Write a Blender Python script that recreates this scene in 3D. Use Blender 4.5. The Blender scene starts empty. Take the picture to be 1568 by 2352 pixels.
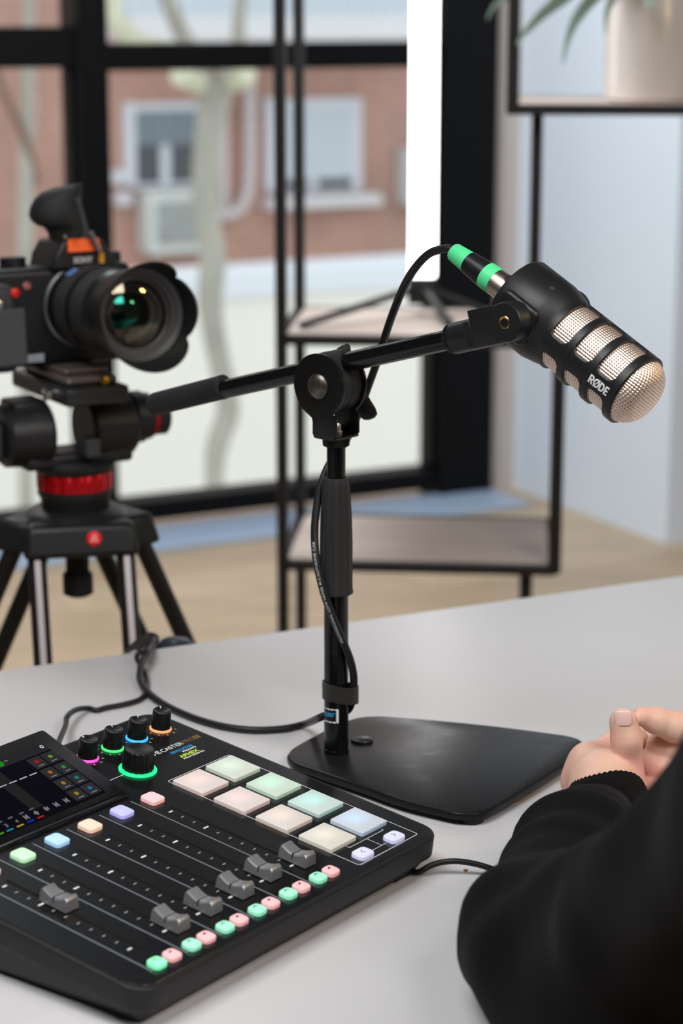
import bpy, bmesh, math, random
import numpy as np
from mathutils import Vector, Matrix

random.seed(7)
R = math.radians
scene = bpy.context.scene
col = scene.collection

# ------------------------------------------------------------------ camera
CAM_Z, PITCH, FPX = 1.317, R(13.256), 4900.0          # metres, downward pitch, focal length in pixels of the 1568x2352 frame
cam_data = bpy.data.cameras.new('camera')
cam = bpy.data.objects.new('camera', cam_data)
col.objects.link(cam)
cam.location = (0, 0, CAM_Z)
cam.rotation_euler = (R(90) - PITCH, 0, 0)
cam_data.sensor_fit = 'VERTICAL'
cam_data.sensor_height = 36.0
cam_data.lens = 36.0 * FPX / 2352.0
cam_data.clip_start, cam_data.clip_end = 0.05, 200
cam_data.dof.use_dof = True
cam_data.dof.focus_distance = 1.47
cam_data.dof.aperture_fstop = 6.6
scene.camera = cam

# ------------------------------------------------------------------ world, lamps, exposure
scene.view_settings.view_transform = 'Standard'
scene.view_settings.look = 'None'
scene.view_settings.exposure = 0.0
scene.view_settings.gamma = 1.0
scene.view_settings.use_curve_mapping = False
world = bpy.data.worlds.new('overcast_sky')
scene.world = world
world.use_nodes = True
wb = world.node_tree.nodes['Background']
wb.inputs[0].default_value = (0.93, 0.955, 1.0, 1)
wb.inputs[1].default_value = 1.40

ROOM = R(27.4)
EW = Vector((math.cos(ROOM), math.sin(ROOM), 0))      # along the window wall
ED = Vector((-math.sin(ROOM), math.cos(ROOM), 0))     # out through the window
UP = Vector((0, 0, 1))


def room(w, d, z):
    return EW * w + ED * d + UP * z


def lamp(name, loc, target, size, power, color, size_y=None):
    ld = bpy.data.lights.new(name, 'AREA')
    ld.shape = 'RECTANGLE'
    ld.size, ld.size_y = size, size_y or size
    ld.energy, ld.color = power, color
    o = bpy.data.objects.new(name, ld)
    col.objects.link(o)
    o.location = loc
    o.rotation_euler = (Vector(target) - Vector(loc)).to_track_quat('-Z', 'Y').to_euler()
    return o


lamp('unseen_area_lamp', (-0.55, 0.65, 2.75), (-0.1, 1.25, 0.75), 1.3, 55, (1.0, 1.0, 1.0))
lamp('unseen_area_lamp', room(1.1, 3.6, 2.75), room(3.1, 4.75, 0.4), 1.2, 116, (0.85, 0.935, 1.0))  # no such fixture: cool light added to brighten the right-hand wall
lamp('unseen_area_lamp', (1.15, -0.1, 2.4), (0.15, 1.4, 0.9), 0.9, 34, (1.0, 0.985, 0.975))  # unseen fill added from the right to light the microphone grille

for bx in (1.12, 1.23):                                 # two bare warm bulbs hanging to the right, mirrored in the camera lens
    ld = bpy.data.lights.new('pendant_bulb', 'POINT')
    ld.energy, ld.color, ld.shadow_soft_size = 4.0, (1.0, 0.66, 0.30), 0.028
    o = bpy.data.objects.new('pendant_bulb', ld)
    col.objects.link(o)
    o.location = (bx, 1.31, 1.56)

# ------------------------------------------------------------------ sight-line helpers (pixel of the photo + known depth or height -> point)
FW = Vector((0, math.cos(PITCH), -math.sin(PITCH)))
CU = Vector((0, math.sin(PITCH), math.cos(PITCH)))
CAM = Vector((0, 0, CAM_Z))


def ray(px, py):
    return Vector((1, 0, 0)) * ((px - 784) / FPX) - CU * ((py - 1176) / FPX) + FW


def atz(px, py, z):
    r = ray(px, py)
    return CAM + r * ((z - CAM_Z) / r.z)


def aty(px, py, Y):
    r = ray(px, py)
    return CAM + r * (Y / r.y)


def atplane(px, py, p0, n, off=0.0):
    r = ray(px, py)
    return CAM + r * (((Vector(p0) - CAM).dot(n) + off) / r.dot(n))


# ------------------------------------------------------------------ materials
MATS = {}


def mat(name, color, rough=0.5, metal=0.0, spec=0.32, emit=None, emit_s=0.0, bump=0.0, bump_scale=200.0, coat=0.0, sheen=0.0, vary=0.0, vary_scale=8.0, rvary=0.0):
    if name in MATS:
        return MATS[name]
    m = bpy.data.materials.new(name)
    m.use_nodes = True
    nt = m.node_tree
    b = nt.nodes['Principled BSDF']
    b.inputs['Base Color'].default_value = (*color, 1)
    b.inputs['Roughness'].default_value = rough
    b.inputs['Metallic'].default_value = metal
    b.inputs['Specular IOR Level'].default_value = spec
    if coat:
        b.inputs['Coat Weight'].default_value = coat
        b.inputs['Coat Roughness'].default_value = 0.15
    if sheen:
        b.inputs['Sheen Weight'].default_value = sheen
        b.inputs['Sheen Roughness'].default_value = 0.5
    if emit:
        b.inputs['Emission Color'].default_value = (*emit, 1)
        b.inputs['Emission Strength'].default_value = emit_s
    tc = None
    if bump or vary or rvary:
        tc = nt.nodes.new('ShaderNodeTexCoord')
    if bump:
        n = nt.nodes.new('ShaderNodeTexNoise')
        n.inputs['Scale'].default_value = bump_scale
        n.inputs['Detail'].default_value = 4
        nt.links.new(tc.outputs['Object'], n.inputs['Vector'])
        bp = nt.nodes.new('ShaderNodeBump')
        bp.inputs['Strength'].default_value = bump
        bp.inputs['Distance'].default_value = 0.002
        nt.links.new(n.outputs['Fac'], bp.inputs['Height'])
        nt.links.new(bp.outputs['Normal'], b.inputs['Normal'])
    if vary or rvary:
        n2 = nt.nodes.new('ShaderNodeTexNoise')
        n2.inputs['Scale'].default_value = vary_scale
        n2.inputs['Detail'].default_value = 5
        nt.links.new(tc.outputs['Object'], n2.inputs['Vector'])
    if vary:
        mx = nt.nodes.new('ShaderNodeMixRGB')
        mx.inputs['Color1'].default_value = (*[c * (1 - vary) for c in color], 1)
        mx.inputs['Color2'].default_value = (*[min(1, c * (1 + vary)) for c in color], 1)
        nt.links.new(n2.outputs['Fac'], mx.inputs['Fac'])
        nt.links.new(mx.outputs['Color'], b.inputs['Base Color'])
    if rvary:
        mr = nt.nodes.new('ShaderNodeMapRange')
        mr.inputs['From Min'].default_value, mr.inputs['From Max'].default_value = 0.3, 0.7
        mr.inputs['To Min'].default_value, mr.inputs['To Max'].default_value = max(0.02, rough - rvary), min(1, rough + rvary)
        nt.links.new(n2.outputs['Fac'], mr.inputs['Value'])
        nt.links.new(mr.outputs['Result'], b.inputs['Roughness'])
    MATS[name] = m
    return m


def lin(r, g, b):
    f = lambda c: (c / 255 / 12.92) if c / 255 <= 0.04045 else ((c / 255 + 0.055) / 1.055) ** 2.4
    return (f(r), f(g), f(b))


# ------------------------------------------------------------------ mesh builder
WM = {}                                                # world matrix of every root / part


def letter_strokes(ch):
    """centre lines of a capital in a box 1 high; returns (polylines, advance)"""
    arc = lambda cx, cy, rx, ry, a0, a1, n=14: [(cx + rx * math.cos(R(a0 + (a1 - a0) * k / n)), cy + ry * math.sin(R(a0 + (a1 - a0) * k / n))) for k in range(n + 1)]
    if ch == 'R':
        return [[(0.1, 0), (0.1, 1)], [(0.1, 0.91), (0.34, 0.91)] + arc(0.34, 0.70, 0.19, 0.21, 90, -90) + [(0.1, 0.49)], [(0.32, 0.48), (0.56, 0)]], 0.66
    if ch == 'Ø':
        return [arc(0.42, 0.5, 0.33, 0.42, 0, 360, 32), [(0.10, -0.04), (0.74, 1.04)]], 0.86
    if ch == 'D':
        return [[(0.1, 0), (0.1, 1)], [(0.1, 0.91), (0.28, 0.91)] + arc(0.28, 0.5, 0.30, 0.41, 90, -90) + [(0.1, 0.09)]], 0.74
    return [[(0.1, 0), (0.1, 1)], [(0.1, 0.91), (0.5, 0.91)], [(0.1, 0.5), (0.46, 0.5)], [(0.1, 0.09), (0.5, 0.09)]], 0.56


def stroke_text(word, height, width, thick=0.19):
    """flat quads of a bold word, origin at its lower left"""
    vs, fs = [], []
    total = sum(letter_strokes(c)[1] for c in word)
    x, kx = 0.0, width / total
    for c in word:
        lines, adv = letter_strokes(c)
        for l in lines:
            fine = []
            for a, b in zip(l[:-1], l[1:]):
                for q in range(4):
                    fine.append((a[0] + (b[0] - a[0]) * q / 4, a[1] + (b[1] - a[1]) * q / 4))
            fine.append(l[-1])
            pts = [Vector(((x + p[0]) * kx, p[1] * height)) for p in fine]
            w = thick * height / 2 * (0.62 if c == 'Ø' and len(l) == 2 else 1)
            o = len(vs)
            for i, p in enumerate(pts):
                d = (pts[min(i + 1, len(pts) - 1)] - pts[max(i - 1, 0)])
                if (pts[0] - pts[-1]).length < 1e-6 and i in (0, len(pts) - 1):
                    d = pts[1] - pts[-2]
                d.normalize()
                nn = Vector((-d.y, d.x)) * w
                z = 0.00001 * len(fs) / 100
                vs += [Vector((p.x + nn.x, p.y + nn.y, z)), Vector((p.x - nn.x, p.y - nn.y, z))]
            for i in range(len(pts) - 1):
                fs.append([o + 2 * i, o + 2 * i + 1, o + 2 * i + 3, o + 2 * i + 2])
        x += adv
    return vs, fs


class MB:
    def __init__(self, M=None):
        self.v, self.f, self.M, self.uv = [], [], M or Matrix(), None

    def add(self, vs, fs, M=None):
        T = self.M @ M if M is not None else self.M
        o = len(self.v)
        self.v += [T @ Vector(p) for p in vs]
        self.f += [[i + o for i in f] for f in fs]
        return self

    def box(self, c, s, M=None):
        x, y, z = [k / 2 for k in s]
        vs = [(c[0] + a * x, c[1] + b * y, c[2] + d * z) for d in (-1, 1) for b in (-1, 1) for a in (-1, 1)]
        return self.add(vs, [[0, 2, 3, 1], [4, 5, 7, 6], [0, 1, 5, 4], [2, 6, 7, 3], [0, 4, 6, 2], [1, 3, 7, 5]], M)

    def bar(self, a, b, w, h=None, up=None):
        a, b = Vector(a), Vector(b)
        d = (b - a)
        L = d.length
        d.normalize()
        u = Vector(up) if up else (UP if abs(d.z) < 0.9 else Vector((1, 0, 0)))
        s = d.cross(u).normalized()
        u = s.cross(d)
        M = Matrix((s.to_4d(), d.to_4d(), u.to_4d(), (0, 0, 0, 1))).transposed()
        M[3] = (0, 0, 0, 1)
        M.translation = (a + b) / 2
        for i in range(3):
            M[i][0], M[i][1], M[i][2] = s[i], d[i], u[i]
        return self.box((0, 0, 0), (w, L, h or w), M)

    def loft(self, loops, cap0=True, cap1=True, M=None, closed=True):
        n = len(loops[0])
        vs = [p for l in loops for p in l]
        fs = []
        for k in range(len(loops) - 1):
            for i in range(n if closed else n - 1):
                j = (i + 1) % n
                fs.append([k * n + i, k * n + j, (k + 1) * n + j, (k + 1) * n + i])
        if cap0:
            fs.append(list(range(n))[::-1])
        if cap1:
            fs.append([(len(loops) - 1) * n + i for i in range(n)])
        return self.add(vs, fs, M)

    def lathe(self, prof, n=48, M=None, cap0=True, cap1=True):
        loops = [[(r * math.cos(2 * math.pi * i / n), r * math.sin(2 * math.pi * i / n), z) for i in range(n)] for r, z in prof]
        return self.loft(loops, cap0, cap1, M)

    def tube(self, pts, r, n=14, caps=True, M=None):
        pts = [Vector(p) for p in pts]
        rs = r if isinstance(r, (list, tuple)) else [r] * len(pts)
        T = []
        for i in range(len(pts)):
            T.append((pts[min(i + 1, len(pts) - 1)] - pts[max(i - 1, 0)]).normalized())
        u = T[0].orthogonal().normalized()
        loops = []
        for i, p in enumerate(pts):
            if i:
                u = (u - T[i] * u.dot(T[i])).normalized()
            w = T[i].cross(u)
            loops.append([p + (u * math.cos(2 * math.pi * k / n) + w * math.sin(2 * math.pi * k / n)) * rs[i] for k in range(n)])
        return self.loft(loops, caps, caps, M)

    def sphere(self, c, r, n=24, m=14, M=None, s=(1, 1, 1)):
        loops = []
        for j in range(1, m):
            t = math.pi * j / m
            loops.append([(c[0] + s[0] * r * math.sin(t) * math.cos(2 * math.pi * i / n), c[1] + s[1] * r * math.sin(t) * math.sin(2 * math.pi * i / n), c[2] - s[2] * r * math.cos(t)) for i in range(n)])
        return self.loft(loops, True, True, M)

    def slab(self, outline, z0, z1, bev=0.0, seg=3, M=None, bev0=None):
        bev0 = bev if bev0 is None else bev0
        prof = []
        if bev0:
            prof += [(bev0 * (1 - math.sin(a)), z0 + bev0 * (1 - math.cos(a))) for a in [k * math.pi / 2 / seg for k in range(seg + 1)]]
        else:
            prof += [(0, z0)]
        if bev:
            prof += [(bev * (1 - math.cos(a)), z1 - bev * (1 - math.sin(a))) for a in [k * math.pi / 2 / seg for k in range(seg + 1)]]
        else:
            prof += [(0, z1)]
        loops = [[(x, y, z) for x, y in inset(outline, i)] for i, z in prof]
        return self.loft(loops, True, True, M)

    def text(self, body, size, M, extrude=0.0002, bold=0.0, width=None, align='LEFT'):
        cu = bpy.data.curves.new('tmp', 'FONT')
        cu.body, cu.size, cu.extrude, cu.offset = body, size, extrude, bold
        cu.align_x = 'LEFT'
        cu.resolution_u = 4
        ob = bpy.data.objects.new('tmp', cu)
        col.objects.link(ob)
        dg = bpy.context.evaluated_depsgraph_get()
        me = bpy.data.meshes.new_from_object(ob.evaluated_get(dg))
        vs = [v.co.copy() for v in me.vertices]
        if vs and width:
            x0, x1 = min(v.x for v in vs), max(v.x for v in vs)
            k = width / (x1 - x0)
            vs = [Vector(((v.x - x0) * k, v.y, v.z)) for v in vs]
        if vs and align == 'CENTER':
            c = (min(v.x for v in vs) + max(v.x for v in vs)) / 2
            vs = [Vector((v.x - c, v.y, v.z)) for v in vs]
        fs = [list(p.vertices) for p in me.polygons]
        bpy.data.objects.remove(ob)
        bpy.data.curves.remove(cu)
        bpy.data.meshes.remove(me)
        return self.add(vs, fs, M)

    def build(self, name, material, parent=None, smooth=True, angle=38, bevel=0.0, bseg=2, label=None, subsurf=0):
        me = bpy.data.meshes.new(name)
        W = WM[parent.name] if parent else Matrix()
        Wi = W.inverted()
        me.from_pydata([Wi @ p for p in self.v], [], self.f)
        me.validate()
        bm = bmesh.new()
        bm.from_mesh(me)
        bmesh.ops.recalc_face_normals(bm, faces=bm.faces)
        bm.to_mesh(me)
        bm.free()
        me.materials.append(material)
        if smooth:
            me.shade_smooth()
            me.set_sharp_from_angle(angle=R(angle))
        o = bpy.data.objects.new(name, me)
        col.objects.link(o)
        if parent:
            o.parent = parent
        WM[o.name] = W.copy()
        if bevel:
            b = o.modifiers.new('bevel', 'BEVEL')
            b.width, b.segments, b.limit_method = bevel, bseg, 'ANGLE'
            b.angle_limit = R(35)
        if subsurf:
            s = o.modifiers.new('subdivision', 'SUBSURF')
            s.levels = s.render_levels = subsurf
        if label:
            o['label'] = label
        return o


def inset(outline, d):
    if not d:
        return list(outline)
    n = len(outline)
    a = sum(outline[i][0] * outline[(i + 1) % n][1] - outline[(i + 1) % n][0] * outline[i][1] for i in range(n))
    sg = 1 if a > 0 else -1
    out = []
    for i in range(n):
        p, q, r = Vector(outline[i - 1]), Vector(outline[i]), Vector(outline[(i + 1) % n])
        e1, e2 = (q - p), (r - q)
        if e1.length < 1e-9 or e2.length < 1e-9:
            out.append((q.x, q.y))
            continue
        n1 = Vector((-e1.y, e1.x)).normalized() * sg
        n2 = Vector((-e2.y, e2.x)).normalized() * sg
        b = n1 + n2
        b = b / max(0.3, b.dot(n1)) if b.length > 1e-6 else n1
        q2 = q + b * d
        out.append((q2.x, q2.y))
    return out


def rrect(x0, x1, y0, y1, r, seg=6):
    out = []
    for cx, cy, a0 in ((x1 - r, y0 + r, -90), (x1 - r, y1 - r, 0), (x0 + r, y1 - r, 90), (x0 + r, y0 + r, 180)):
        for k in range(seg + 1):
            a = R(a0 + 90 * k / seg)
            out.append((cx + r * math.cos(a), cy + r * math.sin(a)))
    return out


def circle(r, n=48, c=(0, 0)):
    return [(c[0] + r * math.cos(2 * math.pi * i / n), c[1] + r * math.sin(2 * math.pi * i / n)) for i in range(n)]


def smooth_path(pts, step=8, closed=False):
    pts = [Vector(p) for p in pts]
    n = len(pts)
    out = []
    for i in range(n if closed else n - 1):
        p0 = pts[(i - 1) % n] if closed else pts[max(i - 1, 0)]
        p1, p2 = pts[i], pts[(i + 1) % n]
        p3 = pts[(i + 2) % n] if closed else pts[min(i + 2, n - 1)]
        for k in range(step):
            t = k / step
            out.append(0.5 * ((2 * p1) + (p2 - p0) * t + (2 * p0 - 5 * p1 + 4 * p2 - p3) * t * t + (3 * p1 - p0 - 3 * p2 + p3) * t ** 3))
    if not closed:
        out.append(pts[-1])
    return out


def frame(origin, x, y, z):
    M = Matrix.Identity(4)
    for i in range(3):
        M[i][0], M[i][1], M[i][2], M[i][3] = x[i], y[i], z[i], origin[i]
    return M


def axis_frame(origin, z, hint=None):
    z = Vector(z).normalized()
    h = Vector(hint) if hint else (UP if abs(z.z) < 0.9 else Vector((1, 0, 0)))
    x = h.cross(z).normalized()
    return frame(origin, x, z.cross(x), z)


def tag(o, label=None, cat=None, group=None, kind=None):
    for k, v in (('label', label), ('category', cat), ('group', group), ('kind', kind)):
        if v:
            o[k] = v
    return o


def thing(name, loc, label, cat, rz=0.0, group=None):
    o = bpy.data.objects.new(name, None)
    o.empty_display_size = 0.05
    col.objects.link(o)
    o.location = loc
    o.rotation_euler = (0, 0, rz)
    WM[o.name] = Matrix.Translation(Vector(loc)) @ Matrix.Rotation(rz, 4, 'Z')
    return tag(o, label, cat, group)


def copy_tree(o, parent=None):
    c = o.copy()
    col.objects.link(c)
    if parent:
        c.parent = parent
    WM[c.name] = WM[o.name].copy()
    for ch in list(o.children):
        copy_tree(ch, c)
    return c


# ------------------------------------------------------------------ implicit surfaces (for the body and its clothes)
def smin(a, b, k):
    h = np.clip(0.5 + 0.5 * (b - a) / k, 0, 1)
    return b + (a - b) * h - k * h * (1 - h)


def cone_sdf(P, a, b, ra, rb):
    a, b = np.array(a, np.float32), np.array(b, np.float32)
    ab = b - a
    t = np.clip(((P - a) @ ab) / max(1e-9, float(ab @ ab)), 0, 1)
    return np.linalg.norm(P - a - t[:, None] * ab, axis=1) - (ra + t * (rb - ra))


def ell_sdf(P, c, s, M=None):
    q = (P - np.array(c, np.float32))
    if M is not None:
        q = q @ np.array(M, np.float32)
    s = np.array(s, np.float32)
    k0 = np.linalg.norm(q / s, axis=1)
    k1 = np.linalg.norm(q / (s * s), axis=1) + 1e-9
    return k0 * (k0 - 1) / k1


def surface(f, lo, hi, h):
    """closed quad mesh of the zero set of f between the corners lo and hi (surface nets)"""
    lo, hi = np.array(lo, float), np.array(hi, float)
    N = np.ceil((hi - lo) / h).astype(int) + 1
    N = ((N + 3) // 4) * 4
    ax = [lo[i] + h * np.arange(N[i]) for i in range(3)]
    cs = [a[::4] + 1.5 * h for a in ax]
    C = np.stack(np.meshgrid(*cs, indexing='ij'), -1).reshape(-1, 3).astype(np.float32)
    dc = f(C).reshape([len(c) for c in cs])
    F = dc.repeat(4, 0).repeat(4, 1).repeat(4, 2).astype(np.float32)
    near = (np.abs(F) < 6.5 * h)
    idx = np.argwhere(near)
    P = (lo + idx * h).astype(np.float32)
    vals = np.concatenate([f(P[i:i + 400000]) for i in range(0, len(P), 400000)])
    F[near] = vals
    S = F < 0
    s8 = [S[i:N[0] - 1 + i, j:N[1] - 1 + j, k:N[2] - 1 + k] for i in (0, 1) for j in (0, 1) for k in (0, 1)]
    cnt = sum(s.astype(np.int8) for s in s8)
    cells = np.argwhere((cnt > 0) & (cnt < 8))
    vid = -np.ones(cnt.shape, np.int64)
    vid[tuple(cells.T)] = np.arange(len(cells))
    acc = np.zeros((len(cells), 3))
    n = np.zeros(len(cells))
    corner = [(i, j, k) for i in (0, 1) for j in (0, 1) for k in (0, 1)]
    for a in range(8):
        for b in range(a + 1, 8):
            d = np.abs(np.array(corner[a]) - np.array(corner[b]))
            if d.sum() != 1:
                continue
            fa = F[tuple((cells + corner[a]).T)]
            fb = F[tuple((cells + corner[b]).T)]
            m = (fa < 0) != (fb < 0)
            t = np.where(m, fa / np.where(m, fa - fb, 1), 0)
            p = np.array(corner[a]) + t[:, None] * (np.array(corner[b]) - np.array(corner[a]))
            acc += p * m[:, None]
            n += m
    V = lo + (cells + acc / np.maximum(n, 1)[:, None]) * h
    faces = []
    for axis in range(3):
        A = np.moveaxis(S, axis, 0)
        e = np.argwhere(A[:-1] != A[1:])
        full = np.zeros_like(e)
        o = [i for i in range(3) if i != axis]
        full[:, axis], full[:, o[0]], full[:, o[1]] = e[:, 0], e[:, 1], e[:, 2]
        ok = (full[:, o[0]] > 0) & (full[:, o[1]] > 0) & (full[:, o[0]] < N[o[0]] - 1) & (full[:, o[1]] < N[o[1]] - 1)
        full = full[ok]
        q = []
        for da, db in ((0, 0), (1, 0), (1, 1), (0, 1)):
            c = full.copy()
            c[:, o[0]] -= da
            c[:, o[1]] -= db
            q.append(vid[tuple(c.T)])
        faces.append(np.stack(q, 1))
    Fq = np.concatenate(faces)
    Fq = Fq[(Fq >= 0).all(1)]
    return V, Fq

# ------------------------------------------------------------------ shared materials
BLACK_PAINT = mat('black_powder_coat', (0.006, 0.006, 0.0065), 0.38, spec=0.45, rvary=0.1, vary_scale=60)
FRAME_BLACK = mat('black_window_frame', (0.002, 0.002, 0.0025), 0.5, spec=0.15)
SHELF_BLACK = mat('black_shelf_steel', (0.011, 0.010, 0.010), 0.5)
RUBBER = mat('black_rubber', (0.012, 0.012, 0.012), 0.62, bump=0.25, bump_scale=900)
GRIP = mat('charcoal_moulded_grip', (0.022, 0.021, 0.021), 0.55, bump=0.15, bump_scale=1500)
CABLE = mat('black_cable_jacket', (0.010, 0.010, 0.011), 0.42)
WHITE_INK = mat('white_ink', (0.75, 0.75, 0.75), 0.5)
GREY_INK = mat('grey_ink', (0.20, 0.22, 0.24), 0.5)
STEEL = mat('bare_steel', (0.62, 0.60, 0.57), 0.28, 1.0)


def wood_mat(name, c1, c2, plank_w, plank_l, rot, gap=0.002, grain=18.0, rough=0.5, gapc=0.55):
    m = bpy.data.materials.new(name)
    m.use_nodes = True
    nt = m.node_tree
    b = nt.nodes['Principled BSDF']
    b.inputs['Roughness'].default_value = rough
    tc = nt.nodes.new('ShaderNodeTexCoord')
    mp = nt.nodes.new('ShaderNodeMapping')
    mp.inputs['Rotation'].default_value = (0, 0, rot)
    nt.links.new(tc.outputs['Object'], mp.inputs['Vector'])
    br = nt.nodes.new('ShaderNodeTexBrick')
    br.inputs['Scale'].default_value = 1
    br.inputs['Brick Width'].default_value = plank_l
    br.inputs['Row Height'].default_value = plank_w
    br.inputs['Mortar Size'].default_value = gap
    br.inputs['Color1'].default_value = (*c1, 1)
    br.inputs['Color2'].default_value = (*c2, 1)
    br.inputs['Mortar'].default_value = (*[c * gapc for c in c1], 1)
    nt.links.new(mp.outputs['Vector'], br.inputs['Vector'])
    mp2 = nt.nodes.new('ShaderNodeMapping')
    mp2.inputs['Rotation'].default_value = (0, 0, rot)
    mp2.inputs['Scale'].default_value = (1.2, 14, 14)
    nt.links.new(tc.outputs['Object'], mp2.inputs['Vector'])
    n = nt.nodes.new('ShaderNodeTexNoise')
    n.inputs['Scale'].default_value = grain / 6
    n.inputs['Detail'].default_value = 6
    n.inputs['Distortion'].default_value = 0.6
    nt.links.new(mp2.outputs['Vector'], n.inputs['Vector'])
    cr = nt.nodes.new('ShaderNodeValToRGB')
    cr.color_ramp.elements[0].position, cr.color_ramp.elements[0].color = 0.3, (0.72, 0.70, 0.68, 1)
    cr.color_ramp.elements[1].position, cr.color_ramp.elements[1].color = 0.72, (1.12, 1.10, 1.08, 1)
    nt.links.new(n.outputs['Fac'], cr.inputs['Fac'])
    mx = nt.nodes.new('ShaderNodeMixRGB')
    mx.blend_type = 'MULTIPLY'
    mx.inputs['Fac'].default_value = 1
    nt.links.new(br.outputs['Color'], mx.inputs['Color1'])
    nt.links.new(cr.outputs['Color'], mx.inputs['Color2'])
    nt.links.new(mx.outputs['Color'], b.inputs['Base Color'])
    return m


def brick_mat():
    m = bpy.data.materials.new('red_brick_facade')
    m.use_nodes = True
    nt = m.node_tree
    b = nt.nodes['Principled BSDF']
    b.inputs['Roughness'].default_value = 0.9
    tc = nt.nodes.new('ShaderNodeTexCoord')
    sp = nt.nodes.new('ShaderNodeSeparateXYZ')
    cb = nt.nodes.new('ShaderNodeCombineXYZ')
    mp = nt.nodes.new('ShaderNodeMapping')
    mp.inputs['Rotation'].default_value = (0, 0, -ROOM)
    nt.links.new(tc.outputs['Object'], mp.inputs['Vector'])
    nt.links.new(mp.outputs['Vector'], sp.inputs['Vector'])
    nt.links.new(sp.outputs['X'], cb.inputs['X'])
    nt.links.new(sp.outputs['Z'], cb.inputs['Y'])
    br = nt.nodes.new('ShaderNodeTexBrick')
    br.inputs['Scale'].default_value = 1
    br.inputs['Brick Width'].default_value = 0.24
    br.inputs['Row Height'].default_value = 0.07
    br.inputs['Mortar Size'].default_value = 0.006
    br.inputs['Color1'].default_value = (*lin(196, 150, 134), 1)
    br.inputs['Color2'].default_value = (*lin(182, 140, 128), 1)
    br.inputs['Mortar'].default_value = (*lin(196, 178, 168), 1)
    nt.links.new(cb.outputs['Vector'], br.inputs['Vector'])
    n = nt.nodes.new('ShaderNodeTexNoise')
    n.inputs['Scale'].default_value = 0.8
    nt.links.new(tc.outputs['Object'], n.inputs['Vector'])
    cr = nt.nodes.new('ShaderNodeValToRGB')
    cr.color_ramp.elements[0].position, cr.color_ramp.elements[0].color = 0.3, (0.85, 0.85, 0.85, 1)
    cr.color_ramp.elements[1].position, cr.color_ramp.elements[1].color = 0.7, (1.12, 1.1, 1.1, 1)
    nt.links.new(n.outputs['Fac'], cr.inputs['Fac'])
    mx = nt.nodes.new('ShaderNodeMixRGB')
    mx.blend_type = 'MULTIPLY'
    mx.inputs['Fac'].default_value = 1
    nt.links.new(br.outputs['Color'], mx.inputs['Color1'])
    nt.links.new(cr.outputs['Color'], mx.inputs['Color2'])
    nt.links.new(mx.outputs['Color'], b.inputs['Base Color'])
    return m


def glass_mat():
    m = bpy.data.materials.new('window_glass')
    m.use_nodes = True
    nt = m.node_tree
    nt.nodes.remove(nt.nodes['Principled BSDF'])
    out = nt.nodes['Material Output']
    tr = nt.nodes.new('ShaderNodeBsdfTransparent')
    tr.inputs['Color'].default_value = (0.96, 0.98, 0.97, 1)
    gl = nt.nodes.new('ShaderNodeBsdfGlossy')
    gl.inputs['Roughness'].default_value = 0.02
    fr = nt.nodes.new('ShaderNodeFresnel')
    fr.inputs['IOR'].default_value = 1.35
    mx = nt.nodes.new('ShaderNodeMixShader')
    nt.links.new(fr.outputs['Fac'], mx.inputs['Fac'])
    nt.links.new(tr.outputs['BSDF'], mx.inputs[1])
    nt.links.new(gl.outputs['BSDF'], mx.inputs[2])
    nt.links.new(mx.outputs['Shader'], out.inputs['Surface'])
    return m


GLASS = glass_mat()
WALL_WHITE = mat('white_wall_paint', lin(222, 229, 238), 0.75, bump=0.05, bump_scale=150)
WALL_MID = mat('taupe_wall_paint', lin(120, 115, 110), 0.8)
DARK_CEIL = mat('charcoal_ceiling', (0.05, 0.05, 0.05), 0.85)
WALL_GREY = mat('warm_grey_plaster', lin(196, 186, 180), 0.8)


def structure(o):
    o['kind'] = 'structure'
    return o


def rbox(mb, w0, w1, d0, d1, z0, z1):
    M = frame(Vector((0, 0, 0)), EW, ED, UP)
    return mb.box(((w0 + w1) / 2, (d0 + d1) / 2, (z0 + z1) / 2), (w1 - w0, d1 - d0, z1 - z0), M)


# ------------------------------------------------------------------ the room
W0, W1, D0, D1, ZT = -2.6, 4.4, -2.6, 5.0, 2.85
FLOOR = wood_mat('light_oak_planks', lin(206, 182, 152), lin(184, 158, 128), 0.19, 1.6, -ROOM, 0.0015, 16, 0.42)
structure(rbox(MB(), W0, W1, D0, D1 + 0.14, -0.1, 0.0).build('floor', FLOOR, smooth=False))
structure(rbox(MB(), W0 - 0.2, W1 + 0.2, D0 - 0.2, D1 + 0.2, ZT, ZT + 0.1).build('ceiling', DARK_CEIL, smooth=False))
structure(rbox(MB(), W0 - 0.15, W0, D0, D1, 0, ZT).build('wall_left', WALL_MID, smooth=False))
structure(rbox(MB(), W0, W1, D0 - 0.15, D0, 0, ZT).build('wall_front', WALL_MID, smooth=False))
mb = MB()
rbox(mb, 3.139, W1, 4.27, D1, 0, ZT)
rbox(mb, W1, W1 + 0.15, D0, D1, 0, ZT)
structure(mb.build('wall_right', WALL_WHITE, smooth=False))
mb = MB()
rbox(mb, W0, 0.45, D1, D1 + 0.14, 0, ZT)
rbox(mb, 0.45, 3.05, D1, D1 + 0.14, 2.62, ZT)
rbox(mb, 3.05, 3.139, D1 - 0.0, D1 + 0.14, 0, ZT)
structure(mb.build('wall_back', WALL_GREY, smooth=False))
SILL = mat('sky_tinted_threshold', lin(168, 184, 206), 0.3, vary=0.08)  # reflected sky is put into the strip's blue-grey base colour
structure(rbox(MB(), 0.45, 3.06, 4.78, 5.0, 0, 0.012).build('trim_1', SILL, smooth=False, bevel=0.003))


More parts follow.
